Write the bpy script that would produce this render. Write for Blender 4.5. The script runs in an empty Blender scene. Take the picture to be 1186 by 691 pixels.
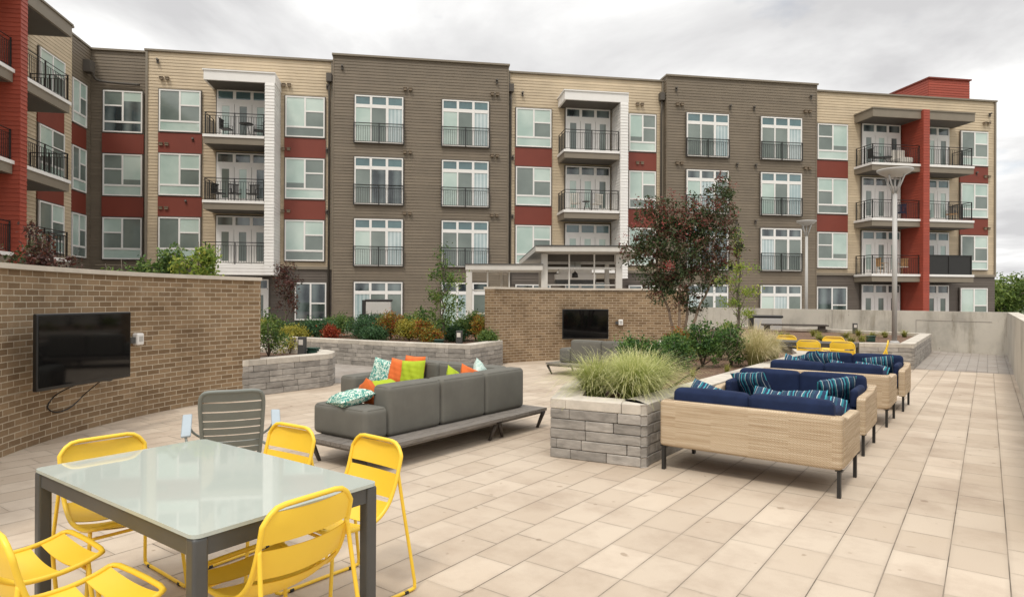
import bpy, math, random
from mathutils import Vector, Matrix
import numpy as np
R = math.radians
C = bpy.context.scene.collection
sc = bpy.context.scene
rnd = random.Random(7)

# ------------------------------------------------------------------ camera, world, sun, exposure
cam_d = bpy.data.cameras.new("camera"); cam = bpy.data.objects.new("camera", cam_d); C.objects.link(cam)
cam_d.sensor_width = 36; cam_d.lens = 22.77; cam_d.clip_end = 3000; cam_d.clip_start = 0.05
cam.matrix_world = Matrix.Translation((0, 0, 1.6)) @ Matrix.Rotation(R(90.115), 4, 'X') @ Matrix.Rotation(R(0.246), 4, 'Z')
sc.camera = cam
sc.view_settings.view_transform = 'Standard'; sc.view_settings.look = 'None'
sc.view_settings.exposure = 0.22; sc.view_settings.gamma = 1
SUN_EL, SUN_AZ = 58, 200          # azimuth the sun stands at, degrees clockwise from +Y
w = bpy.data.worlds.new("World"); sc.world = w; w.use_nodes = True
nt = w.node_tree; nt.nodes.clear()
def wn(t, **k):
    n = nt.nodes.new(t)
    for a, b in k.items(): setattr(n, a, b)
    return n
out = wn('ShaderNodeOutputWorld'); bg = wn('ShaderNodeBackground')
sky = wn('ShaderNodeTexSky', sky_type='NISHITA', sun_disc=False)
sky.sun_elevation = R(SUN_EL); sky.sun_rotation = R(SUN_AZ)
tc = wn('ShaderNodeTexCoord'); sep = wn('ShaderNodeSeparateXYZ'); nt.links.new(tc.outputs['Generated'], sep.inputs[0])
zz = wn('ShaderNodeMath', operation='ADD'); nt.links.new(sep.outputs[2], zz.inputs[0]); zz.inputs[1].default_value = 0.16
zm = wn('ShaderNodeMath', operation='MAXIMUM'); nt.links.new(zz.outputs[0], zm.inputs[0]); zm.inputs[1].default_value = 0.05
dx = wn('ShaderNodeMath', operation='DIVIDE'); dy = wn('ShaderNodeMath', operation='DIVIDE')
nt.links.new(sep.outputs[0], dx.inputs[0]); nt.links.new(zm.outputs[0], dx.inputs[1])
nt.links.new(sep.outputs[1], dy.inputs[0]); nt.links.new(zm.outputs[0], dy.inputs[1])
cb = wn('ShaderNodeCombineXYZ'); nt.links.new(dx.outputs[0], cb.inputs[0]); nt.links.new(dy.outputs[0], cb.inputs[1])
n1 = wn('ShaderNodeTexNoise'); n1.inputs['Scale'].default_value = .95; n1.inputs['Detail'].default_value = 8; n1.inputs['Roughness'].default_value = 0.55; n1.inputs['Distortion'].default_value = 0.35
mpw = wn('ShaderNodeMapping'); mpw.inputs['Location'].default_value = (3.3, 1.2, 0); nt.links.new(cb.outputs[0], mpw.inputs['Vector']); nt.links.new(mpw.outputs[0], n1.inputs['Vector'])
r1 = wn('ShaderNodeValToRGB'); nt.links.new(n1.outputs['Fac'], r1.inputs[0])
cr = r1.color_ramp; cr.elements[0].position = 0.38; cr.elements[0].color = (0.60, 0.595, 0.60, 1)
cr.elements[1].position = 0.58; cr.elements[1].color = (1.0, 0.995, 0.98, 1)
e = cr.elements.new(0.5); e.color = (0.80, 0.795, 0.79, 1)
n2 = wn('ShaderNodeTexNoise'); n2.inputs['Scale'].default_value = 2.1; n2.inputs['Detail'].default_value = 6
mp2 = wn('ShaderNodeMapping'); mp2.inputs['Location'].default_value = (7.7, 3.1, 2); nt.links.new(cb.outputs[0], mp2.inputs['Vector']); nt.links.new(mp2.outputs[0], n2.inputs['Vector'])
r2 = wn('ShaderNodeValToRGB'); nt.links.new(n2.outputs['Fac'], r2.inputs[0])
r2.color_ramp.elements[0].position = 0.60; r2.color_ramp.elements[0].color = (1, 1, 1, 1)
r2.color_ramp.elements[1].position = 0.74; r2.color_ramp.elements[1].color = (0.45, 0.45, 0.45, 1)
sk = wn('ShaderNodeVectorMath', operation='SCALE'); nt.links.new(sky.outputs[0], sk.inputs[0]); sk.inputs['Scale'].default_value = 0.10
mx = wn('ShaderNodeMix', data_type='RGBA'); nt.links.new(r2.outputs[0], mx.inputs[0]); nt.links.new(sk.outputs[0], mx.inputs[6]); nt.links.new(r1.outputs[0], mx.inputs[7])
# overcast luminance: about three times brighter overhead than at the horizon
gz = wn('ShaderNodeMapRange'); nt.links.new(sep.outputs[2], gz.inputs['Value'])
gz.inputs['From Min'].default_value = 0.42; gz.inputs['From Max'].default_value = 0.97; gz.inputs['To Min'].default_value = 0.98; gz.inputs['To Max'].default_value = 1.9
gs = wn('ShaderNodeVectorMath', operation='SCALE'); nt.links.new(mx.outputs[2], gs.inputs[0]); nt.links.new(gz.outputs[0], gs.inputs['Scale'])
nt.links.new(gs.outputs[0], bg.inputs[0]); bg.inputs[1].default_value = 1.0; nt.links.new(bg.outputs[0], out.inputs[0])
sd = bpy.data.lights.new("sun", 'SUN'); sd.energy = 1.5; sd.angle = R(11); sd.color = (1, 0.93, 0.82)
sun = bpy.data.objects.new("sun", sd); C.objects.link(sun)
az = R(SUN_AZ); sv = Vector((math.sin(az)*math.cos(R(SUN_EL)), math.cos(az)*math.cos(R(SUN_EL)), math.sin(R(SUN_EL))))
sun.rotation_euler = sv.to_track_quat('Z', 'Y').to_euler()

# ------------------------------------------------------------------ materials
def new_mat(name):
    m = bpy.data.materials.new(name); m.use_nodes = True
    t = m.node_tree; b = t.nodes['Principled BSDF']
    return m, t, b
def node(t, ty, **k):
    n = t.nodes.new(ty)
    for a, v in k.items():
        if a in n.inputs: n.inputs[a].default_value = v
        else: setattr(n, a, v)
    return n
def ramp(t, src, stops):
    r = t.nodes.new('ShaderNodeValToRGB'); e = r.color_ramp.elements
    e[0].position, e[0].color = stops[0][0], (*stops[0][1], 1); e[1].position, e[1].color = stops[-1][0], (*stops[-1][1], 1)
    for p, c in stops[1:-1]:
        q = e.new(p); q.color = (*c, 1)
    if src: t.links.new(src, r.inputs[0])
    return r
def mul(c, f): return tuple(min(1, x*f) for x in c)
def mixc(t, fac, a, b, mode='MIX'):
    m = t.nodes.new('ShaderNodeMix'); m.data_type = 'RGBA'; m.blend_type = mode
    for i, v in ((0, fac), (6, a), (7, b)):
        if hasattr(v, 'is_linked'): t.links.new(v, m.inputs[i])
        elif i == 0: m.inputs[0].default_value = v
        else: m.inputs[i].default_value = (*v, 1)
    return m.outputs[2]
def math_(t, op, a, b=None, c=None):
    m = t.nodes.new('ShaderNodeMath'); m.operation = op
    for i, v in enumerate((a, b, c)):
        if v is None: continue
        if hasattr(v, 'is_linked'): t.links.new(v, m.inputs[i])
        else: m.inputs[i].default_value = v
    return m.outputs[0]
def bump(t, b, h, dist=0.01, strength=1.0):
    n = t.nodes.new('ShaderNodeBump'); n.inputs['Distance'].default_value = dist; n.inputs['Strength'].default_value = strength
    t.links.new(h, n.inputs['Height']); t.links.new(n.outputs[0], b.inputs['Normal'])
def pm(name, col, rough=.6, var=.12, scale=3, bmp=0, bscale=60, metal=0, spec=.5, tint=0, stretch=None, dirt=0):
    m, t, b = new_mat(name)
    tcn = node(t, 'ShaderNodeTexCoord'); v = tcn.outputs['Object']
    if stretch:
        mp = node(t, 'ShaderNodeMapping'); mp.inputs['Scale'].default_value = stretch; t.links.new(v, mp.inputs[0]); v = mp.outputs[0]
    n = node(t, 'ShaderNodeTexNoise', Scale=scale, Detail=6.0, Roughness=0.6); t.links.new(v, n.inputs['Vector'])
    r = ramp(t, n.outputs['Fac'], [(.3, mul(col, 1-var)), (.7, mul(col, 1+var))])
    o = r.outputs[0]
    if tint:
        at = node(t, 'ShaderNodeAttribute', attribute_name='tint')
        f = math_(t, 'MULTIPLY_ADD', at.outputs['Fac'], tint, 1-tint/2)
        cbn = node(t, 'ShaderNodeCombineXYZ'); [t.links.new(f, cbn.inputs[i]) for i in range(3)]
        o = mixc(t, 1.0, o, cbn.outputs[0], 'MULTIPLY')
    if dirt:
        n3 = node(t, 'ShaderNodeTexNoise', Scale=.8, Detail=8.0, Roughness=0.7); t.links.new(tcn.outputs['Object'], n3.inputs['Vector'])
        o = mixc(t, ramp(t, n3.outputs['Fac'], [(.45, (0, 0, 0)), (.75, (dirt,)*3)]).outputs[0], o, mul(col, .45))
    t.links.new(o, b.inputs['Base Color'])
    b.inputs['Roughness'].default_value = rough; b.inputs['Metallic'].default_value = metal; b.inputs['Specular IOR Level'].default_value = spec
    if bmp:
        n4 = node(t, 'ShaderNodeTexNoise', Scale=bscale, Detail=4.0); t.links.new(v, n4.inputs['Vector']); bump(t, b, n4.outputs['Fac'], bmp)
    return m
def paver_mat(name, c1, c2, pw, pl, joint=.006, phase=0.0):
    m, t, b = new_mat(name)
    tcn = node(t, 'ShaderNodeTexCoord'); s = node(t, 'ShaderNodeSeparateXYZ'); t.links.new(tcn.outputs['Object'], s.inputs[0])
    xx = math_(t, 'DIVIDE', math_(t, 'ADD', s.outputs[0], phase), pw); row = math_(t, 'FLOOR', xx); fx = math_(t, 'FRACT', xx)
    wn1 = node(t, 'ShaderNodeTexWhiteNoise', noise_dimensions='1D'); t.links.new(row, wn1.inputs['W'])
    off = math_(t, 'MULTIPLY', math_(t, 'ROUND', math_(t, 'MULTIPLY', wn1.outputs['Value'], 4.0)), .25)
    yy = math_(t, 'ADD', math_(t, 'DIVIDE', s.outputs[1], pl), off); col = math_(t, 'FLOOR', yy); fy = math_(t, 'FRACT', yy)
    cv = node(t, 'ShaderNodeCombineXYZ'); t.links.new(row, cv.inputs[0]); t.links.new(col, cv.inputs[1])
    wn2 = node(t, 'ShaderNodeTexWhiteNoise', noise_dimensions='2D'); t.links.new(cv.outputs[0], wn2.inputs['Vector'])
    ex = math_(t, 'MULTIPLY', math_(t, 'MINIMUM', fx, math_(t, 'SUBTRACT', 1.0, fx)), pw)
    ey = math_(t, 'MULTIPLY', math_(t, 'MINIMUM', fy, math_(t, 'SUBTRACT', 1.0, fy)), pl)
    n = node(t, 'ShaderNodeTexNoise', Scale=2.2, Detail=3.0); t.links.new(tcn.outputs['Object'], n.inputs['Vector'])
    ex2 = math_(t, 'SUBTRACT', ex, math_(t, 'MULTIPLY', math_(t, 'SUBTRACT', n.outputs['Fac'], .5), .006))
    ey2 = math_(t, 'ADD', ey, math_(t, 'MULTIPLY', math_(t, 'SUBTRACT', n.outputs['Fac'], .36), .012))
    d = math_(t, 'MINIMUM', ex2, ey2)
    jm = node(t, 'ShaderNodeMapRange'); jm.inputs['From Min'].default_value = joint*.35; jm.inputs['From Max'].default_value = joint*.75; t.links.new(d, jm.inputs['Value'])
    base = ramp(t, wn2.outputs['Value'], [(0, c1), (.55, tuple((p+q)/2 for p, q in zip(c1, c2))), (.9, c2), (1, mul(c2, 1.07))]).outputs[0]
    n2_ = node(t, 'ShaderNodeTexNoise', Scale=1.3, Detail=9.0, Roughness=.65); t.links.new(tcn.outputs['Object'], n2_.inputs['Vector'])
    nS = node(t, 'ShaderNodeTexNoise', Scale=.35, Detail=4.0, Roughness=.7, Distortion=1.0); t.links.new(tcn.outputs['Object'], nS.inputs['Vector'])
    base = mixc(t, .6, base, ramp(t, nS.outputs['Fac'], [(.36, (.88, .85, .83)), (.5, (1, 1, 1)), (.64, (1, 1, 1)), (.72, (.90, .90, .92))]).outputs[0], 'MULTIPLY')
    nV = node(t, 'ShaderNodeTexNoise', Scale=9.0, Detail=1.0); t.links.new(tcn.outputs['Object'], nV.inputs['Vector'])
    base = mixc(t, .7, base, ramp(t, nV.outputs['Fac'], [(.22, (.55, .5, .45)), (.27, (1, 1, 1))]).outputs[0], 'MULTIPLY')
    base = mixc(t, .75, base, ramp(t, n2_.outputs['Fac'], [(.33, (.76, .72, .70)), (.52, (1, 1, 1)), (.75, (1.0, .99, .97))]).outputs[0], 'MULTIPLY')
    n3_ = node(t, 'ShaderNodeTexNoise', Scale=230.0, Detail=3.0); t.links.new(tcn.outputs['Object'], n3_.inputs['Vector'])
    base = mixc(t, .5, base, ramp(t, n3_.outputs['Fac'], [(.35, (.84, .83, .82)), (.6, (1, 1, 1))]).outputs[0], 'MULTIPLY')
    # soft grime band next to joints
    gm = node(t, 'ShaderNodeMapRange'); gm.inputs['From Min'].default_value = 0; gm.inputs['From Max'].default_value = .03; t.links.new(d, gm.inputs['Value'])
    base = mixc(t, math_(t, 'MULTIPLY', math_(t, 'SUBTRACT', 1.0, gm.outputs[0]), .22), base, mul(c1, .55))
    jn = node(t, 'ShaderNodeTexNoise', Scale=.9, Detail=2.0); t.links.new(tcn.outputs['Object'], jn.inputs['Vector'])
    o = mixc(t, jm.outputs[0], ramp(t, jn.outputs['Fac'], [(.4, mul(c1, .22)), (.6, mul(c1, .6))]).outputs[0], base)
    t.links.new(o, b.inputs['Base Color']); b.inputs['Roughness'].default_value = .75; b.inputs['Specular IOR Level'].default_value = .3
    hm = node(t, 'ShaderNodeMapRange'); hm.inputs['From Min'].default_value = 0; hm.inputs['From Max'].default_value = joint*1.2; t.links.new(d, hm.inputs['Value'])
    h = math_(t, 'ADD', math_(t, 'ADD', hm.outputs[0], math_(t, 'MULTIPLY', wn2.outputs['Value'], .25)), math_(t, 'MULTIPLY', n3_.outputs['Fac'], .12))
    bump(t, b, h, .004, .9)
    return m
def brick_mat(name):
    m, t, b = new_mat(name)
    tcn = node(t, 'ShaderNodeTexCoord')
    nz = node(t, 'ShaderNodeTexNoise', Scale=40.0, Detail=2.0); t.links.new(tcn.outputs['UV'], nz.inputs['Vector'])
    dv = node(t, 'ShaderNodeVectorMath', operation='SCALE'); t.links.new(nz.outputs['Color'], dv.inputs[0]); dv.inputs['Scale'].default_value = .004
    av = node(t, 'ShaderNodeVectorMath', operation='ADD'); t.links.new(tcn.outputs['UV'], av.inputs[0]); t.links.new(dv.outputs[0], av.inputs[1])
    br = node(t, 'ShaderNodeTexBrick'); br.offset = .5
    for k, v in (('Scale', 1.0), ('Mortar Size', .0065), ('Mortar Smooth', .25), ('Bias', 0.0), ('Brick Width', .203), ('Row Height', .0677)): br.inputs[k].default_value = v
    br.inputs['Color1'].default_value = (.215, .140, .078, 1); br.inputs['Color2'].default_value = (.36, .25, .148, 1); br.inputs['Mortar'].default_value = (.58, .485, .36, 1)
    t.links.new(av.outputs[0], br.inputs['Vector'])
    n = node(t, 'ShaderNodeTexNoise', Scale=1.2, Detail=7.0, Roughness=.65); t.links.new(tcn.outputs['UV'], n.inputs['Vector'])
    o = mixc(t, .8, br.outputs['Color'], ramp(t, n.outputs['Fac'], [(.33, (.66, .63, .60)), (.55, (1, 1, 1))]).outputs[0], 'MULTIPLY')
    nE = node(t, 'ShaderNodeTexNoise', Scale=2.6, Detail=8.0, Roughness=.75); t.links.new(tcn.outputs['UV'], nE.inputs['Vector'])
    o = mixc(t, ramp(t, nE.outputs['Fac'], [(.58, (0, 0, 0)), (.8, (.45, .45, .45))]).outputs[0], o, (.55, .48, .38))
    n5 = node(t, 'ShaderNodeTexNoise', Scale=120.0, Detail=4.0); t.links.new(tcn.outputs['UV'], n5.inputs['Vector'])
    o = mixc(t, .7, o, ramp(t, n5.outputs['Fac'], [(.35, (.7, .7, .7)), (.65, (1, 1, 1))]).outputs[0], 'MULTIPLY')
    t.links.new(o, b.inputs['Base Color']); b.inputs['Roughness'].default_value = .85; b.inputs['Specular IOR Level'].default_value = .25
    h = math_(t, 'ADD', math_(t, 'SUBTRACT', 1.0, br.outputs['Fac']), math_(t, 'MULTIPLY', n5.outputs['Fac'], .3))
    bump(t, b, h, .006, .8)
    return m
def leaf_mat(name, cols, rough=.5, trans=.25):
    m, t, b = new_mat(name)
    at = node(t, 'ShaderNodeAttribute', attribute_name='tint')
    st = [(i/(len(cols)-1), c) for i, c in enumerate(cols)]
    r = ramp(t, at.outputs['Fac'], st); t.links.new(r.outputs[0], b.inputs['Base Color'])
    b.inputs['Roughness'].default_value = rough; b.inputs['Specular IOR Level'].default_value = .35
    tr = node(t, 'ShaderNodeBsdfTranslucent'); t.links.new(r.outputs[0], tr.inputs[0])
    ms = node(t, 'ShaderNodeMixShader'); ms.inputs[0].default_value = trans
    o = [n for n in t.nodes if n.type == 'OUTPUT_MATERIAL'][0]
    t.links.new(b.outputs[0], ms.inputs[1]); t.links.new(tr.outputs[0], ms.inputs[2]); t.links.new(ms.outputs[0], o.inputs[0])
    return m
def stripe_mat(name):
    m, t, b = new_mat(name)
    tcn = node(t, 'ShaderNodeTexCoord'); s = node(t, 'ShaderNodeSeparateXYZ'); t.links.new(tcn.outputs['Object'], s.inputs[0])
    n = node(t, 'ShaderNodeTexNoise', Scale=9.0, Detail=3.0); t.links.new(tcn.outputs['Object'], n.inputs['Vector'])
    f = math_(t, 'FRACT', math_(t, 'MULTIPLY_ADD', s.outputs[0], 7.5, math_(t, 'MULTIPLY', n.outputs['Fac'], .22)))
    navy, teal, cy, wh = (.012, .03, .08), (.01, .17, .22), (.05, .36, .42), (.55, .62, .6)
    r = ramp(t, f, [(0, navy), (.20, navy), (.215, wh), (.235, wh), (.25, teal), (.38, teal), (.40, navy), (.55, navy), (.565, cy), (.62, cy), (.635, navy), (.76, navy), (.77, wh), (.785, wh), (.80, navy), (1, (.012, .07, .11))])
    r.color_ramp.interpolation = 'LINEAR'
    t.links.new(r.outputs[0], b.inputs['Base Color']); b.inputs['Roughness'].default_value = .85
    return m
def speckle_mat(name, ca, cb_):
    m, t, b = new_mat(name)
    tcn = node(t, 'ShaderNodeTexCoord')
    v = node(t, 'ShaderNodeTexNoise', Scale=38.0, Detail=1.5, Distortion=1.2); t.links.new(tcn.outputs['Object'], v.inputs['Vector'])
    r = ramp(t, v.outputs['Fac'], [(.47, ca), (.52, cb_)])
    t.links.new(r.outputs[0], b.inputs['Base Color']); b.inputs['Roughness'].default_value = .85
    return m
def wicker_mat(name):
    m, t, b = new_mat(name)
    tcn = node(t, 'ShaderNodeTexCoord'); v = tcn.outputs['Object']
    s = node(t, 'ShaderNodeSeparateXYZ'); t.links.new(v, s.inputs[0])
    hx = math_(t, 'ADD', s.outputs[0], s.outputs[1])
    px, pz = .022, .0075
    row = math_(t, 'FLOOR', math_(t, 'DIVIDE', s.outputs[2], pz)); par = math_(t, 'MULTIPLY', math_(t, 'MODULO', row, 2.0), .5)
    u = math_(t, 'ADD', math_(t, 'DIVIDE', hx, px), par); fu = math_(t, 'FRACT', u); fz = math_(t, 'FRACT', math_(t, 'DIVIDE', s.outputs[2], pz))
    hu = math_(t, 'SINE', math_(t, 'MULTIPLY', fu, math.pi)); hz = math_(t, 'SINE', math_(t, 'MULTIPLY', fz, math.pi))
    wv = math_(t, 'MULTIPLY', math_(t, 'POWER', hu, .5), math_(t, 'POWER', hz, .5))
    cv = node(t, 'ShaderNodeCombineXYZ'); t.links.new(row, cv.inputs[0]); t.links.new(math_(t, 'FLOOR', math_(t, 'MULTIPLY', hx, 3.0)), cv.inputs[1])
    wn_ = node(t, 'ShaderNodeTexWhiteNoise', noise_dimensions='2D'); t.links.new(cv.outputs[0], wn_.inputs['Vector'])
    mp = node(t, 'ShaderNodeMapping'); mp.inputs['Scale'].default_value = (2.2, 2.2, 55); t.links.new(v, mp.inputs[0])
    n = node(t, 'ShaderNodeTexNoise', Scale=1.0, Detail=5.0, Roughness=.6); t.links.new(mp.outputs[0], n.inputs['Vector'])
    f = math_(t, 'ADD', math_(t, 'MULTIPLY', n.outputs['Fac'], .7), math_(t, 'MULTIPLY', wn_.outputs['Value'], .3))
    o = ramp(t, f, [(.25, (.42, .30, .18)), (.5, (.56, .43, .285)), (.75, (.68, .56, .40))]).outputs[0]
    o = mixc(t, .9, o, ramp(t, wv, [(.15, (.30, .25, .20)), (.6, (1, 1, 1))]).outputs[0], 'MULTIPLY')
    t.links.new(o, b.inputs['Base Color']); b.inputs['Roughness'].default_value = .6
    bump(t, b, wv, .003, .8)
    return m
def concrete_mat(name, col):
    m, t, b = new_mat(name)
    tcn = node(t, 'ShaderNodeTexCoord'); v = tcn.outputs['Object']
    n = node(t, 'ShaderNodeTexNoise', Scale=.9, Detail=9.0, Roughness=.62); t.links.new(v, n.inputs['Vector'])
    o = ramp(t, n.outputs['Fac'], [(.3, mul(col, .72)), (.48, col), (.7, mul(col, 1.12))]).outputs[0]
    mp = node(t, 'ShaderNodeMapping'); mp.inputs['Scale'].default_value = (3.2, 3.2, .55); t.links.new(v, mp.inputs[0])
    n2 = node(t, 'ShaderNodeTexNoise', Scale=1.0, Detail=7.0, Roughness=.7); t.links.new(mp.outputs[0], n2.inputs['Vector'])
    o = mixc(t, .8, o, ramp(t, n2.outputs['Fac'], [(.34, (.58, .55, .50)), (.5, (1, 1, 1)), (.72, (1, 1, 1))]).outputs[0], 'MULTIPLY')
    n3 = node(t, 'ShaderNodeTexVoronoi', Scale=2.4); t.links.new(v, n3.inputs['Vector'])
    o = mixc(t, 1.0, o, ramp(t, n3.outputs['Distance'], [(.03, (.5, .47, .43)), (.055, (1, 1, 1))]).outputs[0], 'MULTIPLY')
    t.links.new(o, b.inputs['Base Color']); b.inputs['Roughness'].default_value = .85
    n4 = node(t, 'ShaderNodeTexNoise', Scale=40.0, Detail=4.0); t.links.new(v, n4.inputs['Vector']); bump(t, b, n4.outputs['Fac'], .003)
    return m
M = {}
M['cream'] = paver_mat('cream_paving', (.485, .40, .312), (.555, .47, .375),   .3, .45, .0045, phase=.193)
M['grey_pav'] = paver_mat('grey_paving', (.33, .295, .26), (.36, .325, .29), .2, .3, .003)
M['brick'] = brick_mat('brown_brick')
M['stone_cap'] = pm('limestone_cap', (.58, .52, .44), .8, .1, 4, .002, 90, dirt=.3)
M['tan'] = pm('tan_siding', (.52, .42, .29), .65, .09, 1.2, tint=.14)
M['taupe'] = pm('taupe_siding', (.175, .140, .100), .65, .09, 1.2, tint=.14)
M['base_grey'] = pm('dark_base_siding', (.115, .094, .077), .65, .06, 1.2, tint=.14)
M['red'] = pm('red_siding', (.32, .058, .032), .6, .06, 1.2, tint=.12)
M['redp'] = pm('red_panel', (.185, .036, .020), .6, .06, 1.2)
M['white'] = pm('white_paint', (.78, .76, .73), .5, .03, 2)
M['whites'] = pm('white_siding', (.76, .74, .71), .6, .04, 2, tint=.1)
M['taupetrim'] = pm('taupe_trim', (.215, .182, .138), .6, .05, 2)
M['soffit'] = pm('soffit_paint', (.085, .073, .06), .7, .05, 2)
M['black'] = pm('black_metal', (.018, .017, .016), .45, .1, 5)
def pane_mat(name, c1, c2, stripes, rough=.04, vert=False, spec=.9):
    m, t, b = new_mat(name); tcn = node(t, 'ShaderNodeTexCoord'); sxyz = node(t, 'ShaderNodeSeparateXYZ'); t.links.new(tcn.outputs['Object'], sxyz.inputs[0])
    geo = node(t, 'ShaderNodeNewGeometry'); n = node(t, 'ShaderNodeTexNoise', Scale=.55, Detail=4.0); t.links.new(geo.outputs['Position'], n.inputs['Vector'])
    f = math_(t, 'MULTIPLY_ADD', math_(t, 'SINE', math_(t, 'MULTIPLY', sxyz.outputs[0 if vert else 2], stripes)), .13 if vert else .05, n.outputs['Fac'])
    o = ramp(t, f, [(.33, c1), (.66, c2)]).outputs[0]; t.links.new(o, b.inputs['Base Color'])
    b.inputs['Roughness'].default_value = rough; b.inputs['Specular IOR Level'].default_value = spec; return m
M['gl'] = pane_mat('pane_with_pale_blind', (.36, .48, .43), (.56, .66, .60), 120)
M['gm'] = pane_mat('pane_with_screen', (.12, .15, .135), (.21, .25, .225), 0, .10)
M['gc'] = pane_mat('pane_with_curtain', (.32, .42, .43), (.56, .63, .63), 34, .05, True)
M['gi'] = pane_mat('pane_on_dim_room', (.02, .03, .035), (.16, .20, .20), 9, .02, True, 1.0)
M['gd'] = pm('dark_pane', (.035, .045, .045), .05, .3, .6, spec=1)
M['gt'] = pm('bluish_transom_pane', (.10, .17, .18), .05, .3, .6, spec=1)
M['conc'] = concrete_mat('cast_concrete', (.55, .51, .44))
M['ground'] = pm('courtyard_concrete', (.33, .30, .27), .9, .12, .6)
M['terrain'] = pm('far_ground', (.09, .12, .05), .95, .3, .05)
M['block'] = pm('grey_block', (.31, .285, .255), .9, .30, 6, .006, 45, tint=.45, stretch=(1, 1, 3.0))
M['blockcap'] = pm('grey_block_cap', (.50, .455, .39), .9, .14, 7, .004, 60, tint=.3)
M['mulch'] = pm('bark_mulch', (.16, .095, .06), .95, .6, 25, .03, 30)
M['yellow'] = pm('yellow_powder_coat', (.88, .58, .045), .38, .03, 4, spec=.5)
M['dgrey'] = pm('charcoal_metal', (.085, .085, .082), .4, .08, 6, metal=.3)
M['slate'] = pm('slate_metal', (.19, .205, .185), .5, .06, 6)
M['armpad'] = pm('pale_blue_grey_metal', (.36, .42, .46), .45, .06, 6)
M['glass_top'] = pm('frosted_glass_top', (.46, .50, .455), .035, .03, 1.5, spec=.6)
M['wicker'] = wicker_mat('honey_wicker')
M['navy'] = pm('navy_canvas', (.012, .022, .062), .9, .2, 8, .001, 500, spec=.25)
M['stripe'] = stripe_mat('striped_teal_navy')
M['gfab'] = pm('grey_fabric', (.145, .14, .122), .88, .1, 4, .001, 400, spec=.25)
M['grey_wood'] = pm('weathered_grey_wood', (.185, .165, .145), .8, .3, 6, .003, 20, stretch=(1, 9, 9))
M['darkleg'] = pm('dark_wood_leg', (.06, .048, .038), .6, .2, 8)
M['orange'] = pm('orange_fabric', (.70, .15, .03), .85, .06, 9)
M['lime'] = pm('lime_fabric', (.36, .46, .015), .85, .08, 9)
M['leafprint'] = speckle_mat('mint_print', (.60, .70, .60), (.06, .27, .23))
M['mint'] = speckle_mat('pale_mint_print', (.62, .72, .66), (.42, .58, .52))
M['tvs'] = pm('tv_screen', (.003, .003, .0035), .05, .0, 1, spec=.45)
M['tvb'] = pm('tv_bezel', (.012, .012, .012), .35, .0, 1)
M['lampgrey'] = pm('light_grey_paint', (.45, .44, .42), .45, .04, 2)
M['bark'] = pm('tan_bark', (.24, .175, .125), .9, .3, 12, .01, 30, stretch=(1, 1, .3))
M['gbark'] = pm('grey_bark', (.14, .115, .09), .9, .3, 12, .01, 30, stretch=(1, 1, .3))
M['greenbox'] = pm('dark_green_plastic', (.012, .045, .03), .5, .1, 5)
M['steel'] = pm('stainless', (.55, .55, .54), .3, .05, 4, metal=.8)
M['wicktan'] = pm('tan_rattan', (.45, .26, .11), .6, .2, 30)
M['cushw'] = pm('pale_cushion', (.62, .58, .52), .9, .05, 6)
M['l_dark'] = leaf_mat('dark_shrub_leaves', [(.018, .05, .014), (.045, .11, .025), (.09, .18, .035), (.16, .24, .05)])
M['l_crape'] = leaf_mat('plum_green_leaves', [(.024, .042, .014), (.045, .075, .024), (.075, .10, .035), (.12, .055, .04), (.20, .06, .045)], trans=.25)
M['l_crape_fl'] = leaf_mat('crimson_blossom', [(.22, .03, .03), (.34, .06, .06), (.42, .13, .10)])
M['l_light'] = leaf_mat('light_green_leaves', [(.10, .17, .035), (.19, .28, .05), (.32, .40, .07), (.44, .44, .09)], trans=.4)
M['l_mid'] = leaf_mat('mid_green_leaves', [(.035, .08, .02), (.08, .15, .035), (.15, .23, .05), (.24, .30, .07)], trans=.3)
M['l_maroon'] = leaf_mat('maroon_leaves', [(.03, .02, .016), (.07, .035, .028), (.13, .04, .03), (.07, .08, .035)])
M['l_juniper'] = leaf_mat('juniper_needles', [(.025, .065, .028), (.05, .12, .045), (.10, .19, .065)])
M['l_redgold'] = leaf_mat('red_and_gold_leaves', [(.28, .05, .02), (.36, .12, .02), (.38, .26, .03), (.15, .19, .04), (.07, .13, .03)])
M['l_red'] = leaf_mat('scarlet_leaves', [(.22, .02, .01), (.36, .05, .02), (.3, .1, .03)])
M['l_gold'] = leaf_mat('golden_leaves', [(.20, .22, .04), (.36, .33, .05), (.45, .36, .06)])
M['g_feather'] = leaf_mat('feather_grass_blades', [(.12, .18, .035), (.31, .38, .09), (.60, .60, .25), (.86, .80, .52)], trans=.35)
M['g_tan'] = leaf_mat('tan_feather_grass_blades', [(.24, .28, .08), (.46, .43, .18), (.68, .58, .34), (.8, .7, .48)], trans=.35)
M['g_tuft'] = leaf_mat('tuft_grass_blades', [(.14, .16, .03), (.30, .30, .06), (.42, .36, .10)], trans=.3)
M['far'] = leaf_mat('far_tree_leaves', [(.06, .11, .022), (.13, .20, .04), (.24, .30, .07)])

M['offwhite'] = pm('weathered_white_paint', (.60, .575, .53), .6, .06, 3); M['vent_tan'] = pm('tan_vent', (.20, .15, .10), .6, .05, 3); M['vent_brown'] = pm('brown_vent', (.10, .08, .06), .6, .05, 3)
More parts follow.
